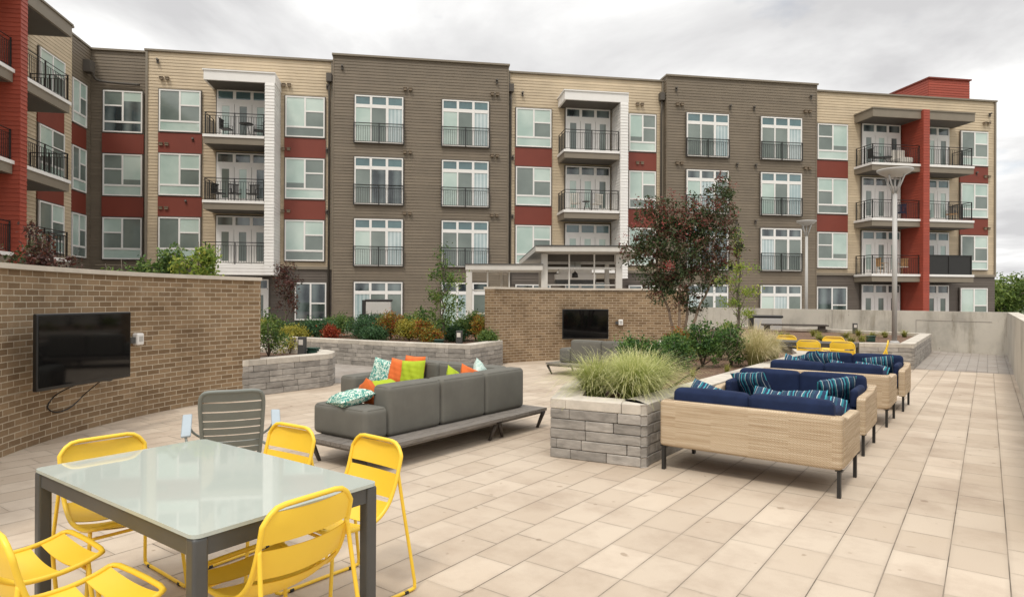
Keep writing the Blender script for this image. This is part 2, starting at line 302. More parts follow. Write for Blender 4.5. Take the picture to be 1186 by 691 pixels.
# ------------------------------------------------------------------ mesh builder
class MB:
    def __init__(s): s.v = []; s.f = []; s.m = []; s.t = []; s.sm = []; s.uv = {}; s.T = None; s.tint = .5; s.mi = 0
    def av(s, p):
        p = Vector(p)
        if s.T is not None: p = s.T @ p
        s.v.append(tuple(p)); s.t.append(s.tint); return len(s.v)-1
    def face(s, idx, smooth=False, uv=None):
        s.f.append(tuple(idx)); s.m.append(s.mi); s.sm.append(smooth)
        if uv: s.uv[len(s.f)-1] = uv
    def quad(s, a, b, c, d, uv=None): s.face([s.av(p) for p in (a, b, c, d)], uv=uv)
    def box(s, x0, x1, y0, y1, z0, z1):
        if x1 < x0: x0, x1 = x1, x0
        if y1 < y0: y0, y1 = y1, y0
        i = [s.av(p) for p in ((x0,y0,z0),(x1,y0,z0),(x1,y1,z0),(x0,y1,z0),(x0,y0,z1),(x1,y0,z1),(x1,y1,z1),(x0,y1,z1))]
        for q in ((3,2,1,0),(4,5,6,7),(0,1,5,4),(1,2,6,5),(2,3,7,6),(3,0,4,7)): s.face([i[k] for k in q])
        return s
    def prism(s, poly, z0, z1, top=True):
        n = len(poly); a = [s.av((p[0], p[1], z0)) for p in poly]; b = [s.av((p[0], p[1], z1)) for p in poly]
        s.face(b); s.face(a[::-1])
        for i in range(n): j = (i+1) % n; s.face((a[i], a[j], b[j], b[i]))
        return s
    def tube(s, pts, r, seg=8, closed=False, cap=True):
        pts = [Vector(p) for p in pts]; n = len(pts); rings = []
        rr = r if isinstance(r, (list, tuple)) else [r]*n
        up = None
        for i in range(n):
            if closed: d = (pts[(i+1) % n]-pts[i-1])
            else: d = pts[min(i+1, n-1)]-pts[max(i-1, 0)]
            d.normalize()
            if up is None:
                up = Vector((0, 0, 1)) if abs(d.z) < .9 else Vector((1, 0, 0))
            a = d.cross(up)
            if a.length < 1e-5: a = d.orthogonal()
            a.normalize(); b = a.cross(d).normalized(); up = b
            rings.append([s.av(pts[i]+(a*math.cos(q)+b*math.sin(q))*rr[i]) for q in [2*math.pi*k/seg for k in range(seg)]])
        for i in range(n if closed else n-1):
            A, B = rings[i], rings[(i+1) % n]
            for k in range(seg): s.face((A[k], A[(k+1) % seg], B[(k+1) % seg], B[k]), True)
        if not closed and cap: s.face(rings[0][::-1]); s.face(rings[-1])
        return s
    def lathe(s, prof, cx=0, cy=0, seg=20):
        R_ = []
        for r, z in prof: R_.append([s.av((cx+r*math.cos(2*math.pi*k/seg), cy+r*math.sin(2*math.pi*k/seg), z)) for k in range(seg)])
        for A, B in zip(R_, R_[1:]):
            for k in range(seg): s.face((A[k], A[(k+1) % seg], B[(k+1) % seg], B[k]), True)
        s.face(R_[0][::-1]); s.face(R_[-1]); return s
    def grid(s, fn, nu, nv, smooth=True, flip=False):
        g = [[s.av(fn(i/nu, j/nv)) for j in range(nv+1)] for i in range(nu+1)]
        for i in range(nu):
            for j in range(nv):
                q = (g[i][j], g[i+1][j], g[i+1][j+1], g[i][j+1]); s.face(q[::-1] if flip else q, smooth)
    def rbox(s, x0, x1, y0, y1, z0, z1, r=.05, puff=0.0, n=7):
        c = Vector(((x0+x1)/2, (y0+y1)/2, (z0+z1)/2)); h = Vector(((x1-x0)/2, (y1-y0)/2, (z1-z0)/2))
        r = min(r, h.x, h.y, h.z)
        cs = [-1, -.97, -.9, -.6, 0, .6, .9, .97, 1]
        def pos(u, v, ax, sg):
            p = [0, 0, 0]; p[ax] = sg; p[(ax+1) % 3] = u; p[(ax+2) % 3] = v
            q = Vector((p[0]*h.x, p[1]*h.y, p[2]*h.z))
            inn = Vector([max(-(h[k]-r), min(h[k]-r, q[k])) for k in range(3)])
            d = q-inn
            # parametrise the rounding evenly
            if d.length > 1e-9: q = inn+d.normalized()*r
            if puff:
                k = (1-abs(p[(ax+1) % 3])**2.5)*(1-abs(p[(ax+2) % 3])**2.5)
                q[ax] += sg*puff*k
            return c+q
        for ax in range(3):
            for sg in (-1, 1):
                H1, H2 = h[(ax+1) % 3], h[(ax+2) % 3]
                def cuts(H): 
                    a = [H]; 
                    for k in (15, 30, 45, 60, 75): pass
                    e_ = (H-r)/H
                    ed = [e_+(1-e_)*math.tan(R(q))/1.0 for q in (0, 15, 30, 45)]
                    ed = [min(1, x) for x in ed]
                    mid = [e_*k/4 for k in range(-3, 4)]
                    return [-x for x in ed[::-1]]+mid+ed
                U_, V_ = cuts(H1), cuts(H2)
                g = [[s.av(pos(a, b, ax, sg)) for b in V_] for a in U_]
                for i in range(len(U_)-1):
                    for j in range(len(V_)-1):
                        q = (g[i][j], g[i+1][j], g[i+1][j+1], g[i][j+1]); s.face(q if sg > 0 else q[::-1], True)
        return s
    def build(s, name, mat, parent=None, loc=None, rotz=0, weld=False):
        me = bpy.data.meshes.new(name); me.from_pydata(s.v, [], s.f)
        for m_ in (mat if isinstance(mat, (list, tuple)) else [mat]): me.materials.append(m_)
        me.polygons.foreach_set('material_index', s.m); me.polygons.foreach_set('use_smooth', s.sm)
        a = me.attributes.new('tint', 'FLOAT', 'POINT'); a.data.foreach_set('value', s.t)
        if s.uv:
            ul = me.uv_layers.new(name='UVMap')
            for fi, uvs in s.uv.items():
                for li, uv in zip(me.polygons[fi].loop_indices, uvs): ul.data[li].uv = uv
        me.update()
        if weld:
            import bmesh
            bm = bmesh.new(); bm.from_mesh(me); bmesh.ops.remove_doubles(bm, verts=bm.verts, dist=1e-4); bm.to_mesh(me); bm.free()
        o = bpy.data.objects.new(name, me); C.objects.link(o)
        if parent: o.parent = parent
        if loc: o.location = loc
        o.rotation_euler.z = rotz
        return o
def spline(pts, n=6, closed=False):
    P = [Vector(p) for p in pts]; out_ = []; m = len(P)
    for i in range(m if closed else m-1):
        p0 = P[i-1] if (closed or i > 0) else P[i]; p1 = P[i]; p2 = P[(i+1) % m]; p3 = P[(i+2) % m] if (closed or i+2 < m) else P[(i+1) % m]
        for k in range(n):
            t = k/n; out_.append(.5*((2*p1)+(-p0+p2)*t+(2*p0-5*p1+4*p2-p3)*t*t+(-p0+3*p1-3*p2+p3)*t**3))
    if not closed: out_.append(P[-1])
    return out_
def tag(o, label=None, cat=None, group=None, kind=None):
    if label: o['label'] = label
    if cat: o['category'] = cat
    if group: o['group'] = group
    if kind: o['kind'] = kind
    return o
def thing(name, label, cat, loc=(0, 0, 0), rotz=0, group=None):
    o = bpy.data.objects.new(name, None); C.objects.link(o); o.empty_display_size = .2
    o.location = loc; o.rotation_euler.z = rotz
    return tag(o, label, cat, group)
def dup(root, loc, rotz, label, group=None, scale=None):
    def cp(o, par):
        c = o.copy(); C.objects.link(c)
        if par: c.parent = par
        for ch in list(kids.get(o.name, [])): cp(ch, c)
        return c
    kids = {}
    for o in list(bpy.data.objects):
        if o.parent: kids.setdefault(o.parent.name, []).append(o)
    r = cp(root, None); r.location = loc; r.rotation_euler.z = rotz; r['label'] = label
    if group: r['group'] = group
    if scale: r.scale = (scale,)*3
    return r
D1 = Vector((.592, .806)); D2 = Vector((.806, -.592)); A2 = math.atan2(-.592, .806); A1 = math.atan2(.806, .592)

# ------------------------------------------------------------------ the setting
def struct(name, mb, mat, **k): return tag(mb.build(name, mat, **k), kind='structure')
m = MB(); m.box(-900, 900, -300, 1500, -.6, -.5); struct('ground', m, M['terrain'])
m = MB(); m.box(-45, 45, -20, 52, -.5, -.008); struct('courtyard_paving', m, M['ground'])
# cream terrace: a sheet in the paving's own directions (x along D2, y along D1)
m = MB()
def to_l(p): return (p[0]*D2.x+p[1]*D2.y, p[0]*D1.x+p[1]*D1.y)
q = to_l((9.71, 15.3))
m.quad((-22, -8, 0), (9, -8, 0), (9, q[1], 0), (-22, q[1], 0))
struct('cream_terrace_paving', m, M['cream'], rotz=A2)
m = MB(); a, b_ = to_l((-4, 12.0)), to_l((-3.2, 12.4))
P = [to_l(p) for p in ((-5.2, 12.2), (-3.2, 12.35), (-2.1, 11.55), (-.2, 14.1), (-.9, 16), (-5.2, 18))]
m.face([m.av((p[0], p[1], .004)) for p in P]); struct('grey_side_paving', m, M['grey_pav'], rotz=A2)
m = MB(); m.quad((-9, q[1], .003), (9, q[1], .003), (9, q[1]+11, .003), (-9, q[1]+11, .003)); struct('grey_rear_paving', m, M['grey_pav'], rotz=A2)

# ------------------------------------------------------------------ apartment building (local x along facade, -y to the viewer)
BLD = thing('apartment_building', 'four storey tan, taupe and red apartment block with white windows and balconies', 'building', (0, 33.7, 0), R(9.163))
F = [0, 3.05, 6.1, 9.15]
def siding(mb, x0, x1, y, z0, z1, T=None, pitch=.15):
    mb.T = T; z = z0
    while z < z1-1e-4:
        zt = min(z+pitch, z1); mb.tint = rnd.random()
        mb.quad((x0, y-.019, z), (x1, y-.019, z), (x1, y, zt), (x0, y, zt))
        mb.quad((x0, y, z), (x1, y, z), (x1, y-.019, z), (x0, y-.019, z))
        mb.quad((x0, y+.05, z), (x0, y-.02, z), (x0, y, zt), (x0, y+.05, zt)); mb.quad((x1, y-.02, z), (x1, y+.05, z), (x1, y+.05, zt), (x1, y, zt))
        z = zt
    mb.T = None
def wall_box(name, x0, x1, y0, y1, z0, z1, mat, coping='taupetrim'):
    """siding-clad mass: front (y0) clad in laps, right and left sides clad too"""
    mb = MB(); mb.box(x0+.0, x1-.0, y0+.052, y1, z0, z1-.0)
    siding(mb, x0, x1, y0+.05, z0, z1)
    o = mb.build(name, mat, BLD)
    if coping:
        c = MB(); c.box(x0-.05, x1+.05, y0-.06, y1+.05, z1+.001, z1+.09); c.build('coping', M[coping], o)
    return o
def side_siding(mb, x, y0, y1, z0, z1, sgn):   # clad plane facing +x (sgn 1) or -x
    T = Matrix.Translation((x, 0, 0)) @ Matrix.Rotation(R(90*sgn), 4, 'Z')
    if sgn > 0: siding(mb, y0, y1, 0, z0, z1, T)
    else: siding(mb, -y1, -y0, 0, z0, z1, T)
DEP = 12
TOPT, TOPD = 13.4, 13.6
wall_box('tan_wall', -17.75, -9.04, 0, DEP, 3.15, TOPT, M['tan'])
wall_box('tan_wall', -.28, 8.28, 0, DEP, 3.15, TOPT, M['tan'])
o = wall_box('tan_wall', 17.1, 28.98, 0, DEP, 3.15, TOPT, M['tan'])
for x0, x1 in ((-17.75, -9.04), (-.28, 8.28), (17.1, 28.98)):
    wall_box('base_wall', x0, x1, .02, DEP, -.3, 3.15, M['base_grey'], None)
wall_box('taupe_wall', -9.04, -.28, -.4, DEP, -.3, TOPD, M['taupe'])
wall_box('taupe_wall', 8.28, 17.1, -.4, DEP, -.3, TOPD, M['taupe'])
wall_box('taupe_wall', -20.9, -17.75, .6, DEP, -.3, TOPD-.1, M['taupe'])
# side returns of the projecting masses and the right end of the building
for x, s_ in ((-9.04, -1), (-.28, 1), (8.28, -1), (17.1, 1)): mb = MB(); side_siding(mb, x, -.38, .05, -.3, TOPD, s_); mb.build('taupe_return', M['taupe'], BLD)
mb = MB(); side_siding(mb, -17.75, .03, .62, 3.15, TOPT, -1); mb.build('tan_return', M['tan'], BLD)
for x in (-17.70, -9.12, -.20, 8.20, 17.18, 28.93): mb = MB(); mb.box(x-.05, x+.05, -.03, .05, 3.2, TOPT-.005); mb.build('corner_board', M['taupetrim'], BLD)
for x0, x1 in ((-17.75, -9.04), (-.28, 8.28), (17.1, 28.98)): mb = MB(); mb.box(x0+.01, x1-.01, -.035, .05, 3.06, 3.2); mb.build('belt_course', M['taupetrim'], BLD)
# stair penthouse
mb = MB(); mb.box(25.43, 28.17, 1.06, 9, TOPT-.2, 14.95); siding(mb, 25.4, 28.2, 1.05, TOPT, 14.95); side_siding(mb, 25.4, 1.05, 9, TOPT, 14.95, -1)
o = mb.build('penthouse', M['red'], BLD); mb = MB(); mb.box(25.33, 28.27, .95, 9.1, 14.951, 15.03); mb.build('coping', M['redp'], o)
# left wing: facade facing +x
WX, WXT = -20.4, -19.9
def wing_T(x): return Matrix.Translation((x, 0, 0)) @ Matrix.Rotation(R(90), 4, 'Z')    # local (a,b) -> (x-b, a)
mb = MB(); mb.box(-30, WX-.06, -2.25, 6, -.3, TOPD-.1); siding(mb, -2.25, .6, 0, -.3, TOPD-.1, wing_T(WX-.02))
o = mb.build('wing_taupe_wall', M['taupe'], BLD); mb = MB(); mb.box(-30, WX+.04, -2.3, 6, TOPD-.099, TOPD-.01); mb.build('coping', M['taupetrim'], o)
mb = MB(); mb.box(-30, WXT-.06, -26, -2.24, 3.15, TOPT); siding(mb, -26, -2.24, 0, 3.15, TOPT, wing_T(WXT-.02)); siding(mb, -WXT*-1, 0, 0, 3.15, 3.16)
mb.f = mb.f; o = mb.build('wing_tan_wall', M['tan'], BLD); mb = MB(); mb.box(-30, WXT+.06, -26, -2.19, TOPT+.001, TOPT+.09); mb.build('coping', M['taupetrim'], o)
mb = MB(); mb.box(-30, WXT-.08, -26, -2.26, -.3, 3.15); siding(mb, -26, -2.26, 0, -.3, 3.15, wing_T(WXT-.04)); mb.build('wing_base_wall', M['base_grey'], BLD)

# ---- openings
def frame_rects(mb, w, h, vs, hs, t=.06, d0=-.085, d1=-.0):
    """outer frame + vertical bars (x, z0, z1, thick) + horizontal bars (z, x0, x1, thick)"""
    mb.box(-w/2, -w/2+t, d0, d1, 0, h); mb.box(w/2-t, w/2, d0, d1, 0, h)
    mb.box(-w/2+t, w/2-t, d0, d1, 0, t); mb.box(-w/2+t, w/2-t, d0, d1, h-t, h)
    for x, z0, z1, th in vs: mb.box(x-th/2, x+th/2, d0+.004, d1, z0, z1)
    for z, x0, x1, th in hs: mb.box(x0, x1, d0+.008, d1, z-th/2, z+th/2)
def panes(rects, y=-.055):
    mb = MB()
    for x0, x1, z0, z1, mi in rects:
        mb.mi = mi; mb.box(x0, x1, y, y+.02, z0, z1)
    return mb
GM = [M['gl'], M['gm'], M['gi'], M['gt'], M['gc']]
_cache = {}
def reuse(key, name, fn, mat, parent, loc=None, rotz=0):
    if key in _cache:
        o = bpy.data.objects.new(name, _cache[key]); C.objects.link(o); o.parent = parent
        if loc: o.location = loc
        o.rotation_euler.z = rotz
    else:
        o = fn().build(name, mat, parent, loc, rotz); _cache[key] = o.data
    return o
def win(x, y, z, kind='T', w=1.87, h=2.0, mir=False, var=0, rot=0, nm='window'):
    key = (kind, round(w, 2), h, mir)
    s = -1 if mir else 1
    if kind == 'T':                      # picture window over a low transom
        zb = .50; zm_ = zb+(h-zb)*.52
        def fr():
            m_ = MB(); frame_rects(m_, w, h, [(0, zb, h-.06, .08)], [(zb, -w/2+.06, w/2-.06, .09), (zm_, *sorted((s*.04, s*(w/2-.06))), .07)])
            m_.mi = 1; m_.box(-w/2-.05, w/2+.05, -.03, 0, -.05, h+.05); return m_
        a0, a1 = sorted((-s*.04, -s*(w/2-.06))); b0, b1 = sorted((s*.04, s*(w/2-.06)))
        def pn():
            bl_ = (.35, .0, .55, .2, .7)[var]; zc_ = h-.05-(h-.05-zb)*(1-bl_)
            p = [(a0, a1, zc_, h-.05, (0, 0, 1, 0, 0)[var]), (a0, a1, zb, zc_-.001, (0, 0, 1, 1, 2)[var]), (b0, b1, zm_, h-.05, (0, 0, 0, 1, 1)[var]), (b0, b1, zb, zm_, (1, 1, 1, 1, 2)[var]), (-w/2+.05, w/2-.05, .05, zb, (0, 1, 0, 0, 2)[var])]
            p = [q_ for q_ in p if q_[3]-q_[2] > .02]
            return panes(p)
    elif kind == 'G':                    # ground floor two-light window without transom
        zm_ = h*.45
        def fr():
            m_ = MB(); frame_rects(m_, w, h, [(0, .06, h-.06, .08)], [(zm_, *sorted((s*.04, s*(w/2-.06))), .07)]); m_.mi = 1; m_.box(-w/2-.05, w/2+.05, -.03, 0, -.05, h+.05); return m_
        a0, a1 = sorted((-s*.04, -s*(w/2-.06))); b0, b1 = sorted((s*.04, s*(w/2-.06)))
        def pn(): return panes([(a0, a1, .05, h-.05, (0, 2)[var % 2]), (b0, b1, zm_, h-.05, (0, 2)[var % 2]), (b0, b1, .05, zm_, (1, 2)[var % 2])])
    elif kind == 'J':                    # sliding door with three transoms
        zt = h-.52; c = w/6
        def fr():
            m_ = MB(); frame_rects(m_, w, h, [(-c, .06, zt, .07), (c, .06, zt, .13), (-c, zt, h-.06, .12), (c, zt, h-.06, .12)], [(zt, -w/2+.06, w/2-.06, .17)]); m_.mi = 1; m_.box(-w/2-.05, w/2+.05, -.03, 0, -.05, h+.05); return m_
        def pn():
            A = [(0, 1, 4), (1, 1, 4), (4, 1, 1), (1, 2, 2), (0, 4, 1)][var]; T_ = (3, 3, 2, 3, 2)[var]; e_ = w/2-.05
            return panes([(-e_, -c, .05, zt, A[0]), (-c, c, .05, zt, A[1]), (c, e_, .05, zt, A[2]), (-e_, -c, zt, h-.05, T_), (-c, c, zt, h-.05, T_), (c, e_, zt, h-.05, T_)])
    else:                                # 'D' french balcony doors with wide stiles
        zt = h-.55; L = w/3
        def fr():
            m_ = MB(); frame_rects(m_, w, h, [(-L/2, zt, h-.06, .14), (L/2, zt, h-.06, .14)], [(zt, -w/2+.06, w/2-.06, .22)])
            for k in (-1, 0, 1):
                cx = k*L; m_.box(cx-L/2+.01, cx-.17, -.075, 0, .0, zt-.1); m_.box(cx+.17, cx+L/2-.01, -.075, 0, .0, zt-.1)
                m_.box(cx-.17, cx+.17, -.07, 0, 0, .32); m_.box(cx-.17, cx+.17, -.07, 0, zt-.22, zt-.1)
            m_.mi = 1; m_.box(-w/2-.05, w/2+.05, -.03, 0, -.0, h+.05); return m_
        def pn():
            A = [(0, 0, 1), (0, 1, 0), (1, 1, 1), (0, 0, 0), (1, 0, 2)][var]; T_ = (2, 3, 2, 3, 2)[var]; e_ = w/2-.05
            return panes([(k*L-.17, k*L+.17, .32, zt-.22, A[k+1]) for k in (-1, 0, 1)]+[(-e_, -L/2, zt, h-.05, T_), (-L/2, L/2, zt, h-.05, T_), (L/2, e_, zt, h-.05, T_)], y=-.05)
    o = reuse(('f',)+key, nm, fr, [M['white'], M['soffit']], BLD, (x, y, z), rot)
    reuse(('p', var)+key, 'pane', pn, GM, o)
    return o
def railing_mb(L, h=1.05, sides=0, sl=True, sr=True):
    """front run from x=-L/2..L/2 at y=0; side runs going back to y=sides"""
    mb = MB(); t = .025
    def run(p, q_, skip=0):
        p, q_ = Vector(p), Vector(q_); n_ = max(2, int((q_-p).length/.11)); d = (q_-p)
        for z in (.08, h-.16, h-.02): mb.tube([p+Vector((0, 0, z)), q_+Vector((0, 0, z))], .02 if z > h-.1 else .012, 4)
        for i in range(n_+1):
            a_ = p+d*i/n_; mb.box(a_.x-.008, a_.x+.008, a_.y-.008, a_.y+.008, .08, h-.16)
        for i in (0, .5, 1): a_ = p+d*i; mb.box(a_.x-.022, a_.x+.022, a_.y-.022, a_.y+.022, 0, h)
    run((-L/2, 0, 0), (L/2, 0, 0))
    if sides:
        if sl: run((-L/2, sides, 0), (-L/2, 0, 0))
        if sr: run((L/2, 0, 0), (L/2, sides, 0))
    return mb
def juliet(x, y, z, w=2.42, rot=0):
    return reuse(('rail', w), 'juliet_railing', lambda: railing_mb(w, 1.0), M['black'], BLD, (x, y, z), rot)
yF = 0.028
for k, z in enumerate(F):                                     # tan bays: windows 1.87 wide
    if k:
        for i, (xc, mir) in enumerate(((-16.18, False), (-10.4, False), (1.1, False), (7.05, False), (18.28, True), (27.45, False))):
            wd = 1.87 if i != 3 else 1.5
            if i == 5: wd = 1.8
            win(xc, yF-.05, z+.42, 'T', wd, 2.0, mir, (k*2+i*3+(i > 3)) % 4)
            if k < 3:
                mb = MB(); mb.box(xc-wd/2-.05, xc+wd/2+.05, -.05, .0, z+2.475, z+3.415); mb.build('red_panel', M['redp'], BLD)
for xc, wd, kd, vr in ((-10.1, 1.5, 'G', 1), (-16.2, 1.87, 'G', 1), (1.1, 1.87, 'G', 1), (7.05, 1.5, 'G', 1), (18.28, 1.87, 'G', 1), (27.45, 1.8, 'G', 0)):
    win(xc, yF-.03, .55, kd, wd, 1.85, False, vr)
for j, (xc, wd) in enumerate(((-6.8, 2.36), (-2.5, 2.36), (10.58, 2.4), (14.9, 2.43))):
    for k, z in enumerate(F):
        win(xc, -.4+yF-.05, z+.2 if k else .05, 'J', wd, 2.32 if k else 2.4, False, ((2, 0, 3, 0), (4, 1, 0, 0), (2, 3, 4, 1), (4, 2, 0, 1))[j][k])
        if k: juliet(xc, -.4-.14, z+.17)
for k, z in enumerate(F[1:]):                                 # recess corner
    win(-18.95, .6+yF-.05, z+.42, 'T', 1.75, 2.0, True, (4, 3, 2)[2-k])
    win(WX+.012, -.62, z+.42, 'T', 1.3, 2.0, False, (k+1) % 3, R(90))
    win(WXT+.012, -3.95, z+.42, 'T', 1.9, 2.0, False, (k+2) % 4, R(90))
    for dy_ in (-9.9-2, -15.5): win(WXT+.012, dy_, z+.42, 'T', 1.9, 2.0, False, k % 3, R(90))
    if k < 2:
        for bx6 in ((-19.88, -18.02, .53, .6), (WX-.02, WX+.04, -1.32, .08), (WXT-.02, WXT+.04, -4.95, -2.95)):
            mb = MB(); mb.box(*bx6, z+2.475, z+3.415); mb.build('red_panel', M['redp'], BLD)
win(WX+.012, -.62, .5, 'G', 1.3, 1.9, False, 1, R(90)); win(-18.95, .6+yF-.05, .5, 'G', 1.75, 1.9, True, 1)

# ---- balcony bays on the main facade
W = 1.4
def slab(x0, x1, z, mat_top='white'):
    mb = MB(); mb.box(x0-.04, x1+.0, -W-.05, .03, z-.06, z+.06)
    o = mb.build('balcony_floor', M[mat_top], BLD)
    mb = MB(); mb.box(x0, x1-.004, -W, .03, z-.36, z-.061); mb.build('fascia', M['taupetrim'], o)
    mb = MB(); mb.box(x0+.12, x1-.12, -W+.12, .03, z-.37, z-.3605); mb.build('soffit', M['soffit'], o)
    return o
def canopy(x0, x1, mat, z0=11.72, z1=12.15):
    mb = MB(); mb.box(x0, x1, -W-.06, .03, z0, z1); mb.box(x0-.05, x1, -W-.11, .03, z1+.001, z1+.06)
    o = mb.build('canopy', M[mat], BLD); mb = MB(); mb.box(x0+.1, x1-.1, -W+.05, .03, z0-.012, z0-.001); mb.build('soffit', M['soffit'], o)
def fin(x0, x1, mat, z0, z1, d=W+.08):
    mb = MB(); mb.box(x0+.02, x1-.02, -d+.02, .03, z0, z1)
    siding(mb, x0, x1, -d, z0, z1); side_siding(mb, x0, -d, .02, z0, z1, -1); side_siding(mb, x1, -d, .02, z0, z1, 1)
    return mb.build('fin_wall', M[mat], BLD)
def flat_rail(x, y, z, L, sides, sl, sr):
    return reuse(('brail', round(L, 2), sides, sl, sr), 'balcony_railing', lambda: railing_mb(L, 1.05, sides, sl, sr), M['black'], BLD, (x, y, z))
for (x0, x1, fx) in ((-14.72, -12.0, .42), (2.42, 5.35, .4)):
    canopy(x0, x1+fx+.03, 'white'); fin(x1, x1+fx, 'whites', 2.72, 11.72)
    for k, z in enumerate(F):
        xc = (x0+x1)/2+.06
        win(xc+.08 if x0 > 0 else xc+.0, yF-.04, z+.05, 'D', 2.42, 2.5, False, (k*2+(x0 > 0)) % 5, 0, 'balcony_door')
        if k >= 2 or (k == 1 and x0 > 0):
            slab(x0, x1-.03, z); flat_rail((x0+x1-.03)/2, -W+.06, z+.06, x1-x0-.12, W-.1, True, False)
    if x0 < 0:
        mb = MB(); siding(mb, x0+.0, x1-.0, -W+.05, 2.72, 3.2); mb.box(x0+.01, x1-.01, -W+.11, 0, 2.72, 3.2); mb.build('balcony_floor', M['whites'], BLD)
        flat_rail((x0+x1)/2, -W+.16, 3.2, x1-x0-.1, 0, True, False)
# right-hand double bay with the red fin
fin(22.7, 23.08, 'red', -.3, 12.2, 1.62)
canopy(19.72, 22.69, 'taupetrim'); canopy(23.09, 26.1, 'taupetrim')
for k, z in enumerate(F):
    win(21.35, yF-.04, z+.05, 'D', 2.42, 2.5, False, (4, 2, 1, 0)[3-k] if k else 2, 0, 'balcony_door'); win(24.6, yF-.04, z+.05, 'D', 2.3, 2.5, False, (2, 1, 3, 0)[k], 0, 'balcony_door')
    if k:
        for x0, x1, l in ((19.72, 22.69, True), (23.09, 26.1, False)):
            slab(x0, x1, z); 
            if not (k == 1 and not l): flat_rail((x0+x1)/2+(.03 if l else -.03), -W+.06, z+.06, x1-x0-.1, W-.1, l, not l)
mb = MB(); mb.box(23.12, 25.98, -W+.03, -W+.07, 3.11, 4.15); mb.box(25.95, 25.99, -W+.08, 0, 3.11, 4.15)
for i in range(3): mb.box(23.1+i*1.42, 23.16+i*1.42, -W, -W+.1, 3.11, 4.2)
mb.box(23.1, 26.02, -W, -W+.1, 4.151, 4.2)
tag(mb.build('privacy_screen', M['black'], BLD), 'solid black screened railing')

# ---- wing balconies
for k, z in enumerate(F[1:]):
    for y0, y1, e in ((-8.85, -5.58, True), (-14, -9.26, False)):
        mb = MB(); mb.box(WXT, -18.35, y0, y1, z-.06, z+.06); o = mb.build('balcony_floor', M['white'], BLD)
        mb = MB(); mb.box(WXT, -18.4, y0, y1-.04, z-.38, z-.061); mb.build('fascia', M['taupetrim'], o)
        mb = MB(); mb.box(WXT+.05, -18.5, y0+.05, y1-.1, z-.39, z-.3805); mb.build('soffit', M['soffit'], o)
        r_ = railing_mb(y1-y0-.12, 1.05, 1.3, False, e).build('balcony_railing', M['black'], BLD, (-18.46, (y0+y1)/2, z+.06), R(90))
for y0, y1 in ((-8.85, -5.58), (-14, -9.26)):
    mb = MB(); mb.box(WXT, -18.35, y0, y1, 11.75, 12.2); mb.box(WXT, -18.3, y0, y1+.04, 12.201, 12.27); o = mb.build('canopy', M['taupetrim'], BLD)
    mb = MB(); mb.box(WXT+.1, -18.45, y0+.05, y1-.1, 11.738, 11.749); mb.build('soffit', M['soffit'], o)
mb = MB(); mb.box(WXT, -18.22, -9.23, -8.87, -.3, 12.3); siding(mb, -9.25, -8.85, 0, -.3, 12.3, wing_T(-18.2)); siding(mb, WXT, -18.2, -9.25, -.3, 12.3)
mb.build('fin_wall', M['red'], BLD)

# ---- small fittings: paired vents, wall lights, conductor heads
def ventpair():
    mb = MB()
    for dx_ in (-.13, .13): mb.box(dx_-.075, dx_+.075, -.13, 0, -.06, .05); mb.box(dx_-.09, dx_+.09, -.16, -.0, .051, .075)
    return mb
def wlight():
    mb = MB(); mb.box(-.05, .05, -.05, 0, -.1, .12); mb.tube([(0, -.05, .05), (0, -.16, .08)], .05, 8); return mb
for xs, y in (((-16.9, -11.3, 6.9, 28.3, -13.9), -.0), ((-5.4, -1.0, 9.0, 16.5), -.38)):
    for x in xs:
        for z in (12.1, 8.95, 5.9): reuse('vent', 'vent', ventpair, M['vent_tan' if y > -.1 else 'vent_brown'], BLD, (x, y, z))
for x, y, z in ((-17.2, -.02, 12.9), (-8.6, -.4, 13.0), (-.9, -.4, 12.75), (.5, -.02, 12.3), (8.8, -.4, 12.9), (16.7, -.4, 12.9), (28.5, -.02, 12.6), (11.9, -.4, 12.1), (13.3, -.4, 12.1), (12.3, -.4, 8.95), (13.4, -.4, 8.95), (12.3, -.4, 5.9), (13.4, -.4, 5.9), (-9.35, -.02, 8.95), (-9.35, -.02, 5.9), (-9.35, -.02, 12.1), (-.0, -.02, 8.95), (-.0, -.02, 5.9), (-15.6, .0, 9.2), (27.6, 0, 9.1), (-15.9, 0, 6.2), (-3.5, -.4, 2.8), (-.6, -.4, 2.8)):
    reuse('wl', 'wall_light', wlight, M['soffit'], BLD, (x, y, z))
for x, y in ((-9.25, 0), (-.12, 0), (8.1, 0)):
    mb = MB(); mb.box(x-.13, x+.13, -.28, 0, 12.35, 12.75); mb.tube([(x, -.12, 12.4), (x, -.12, 11.9), (x, -.06, 11.6), (x, -.06, .0)], .05, 8); mb.build('downspout', M['soffit'], BLD)
mb = MB(); mb.box(WX, WX+.35, -.2, .2, 12.2, 12.75); mb.tube(spline([(WX+.3, 0, 12.25), (WX+.35, .3, 12.0), (WX+.8, .5, 11.95), (-18.2, .5, 11.9)], 6), .055, 8); mb.build('scupper_pipe', M['soffit'], BLD)

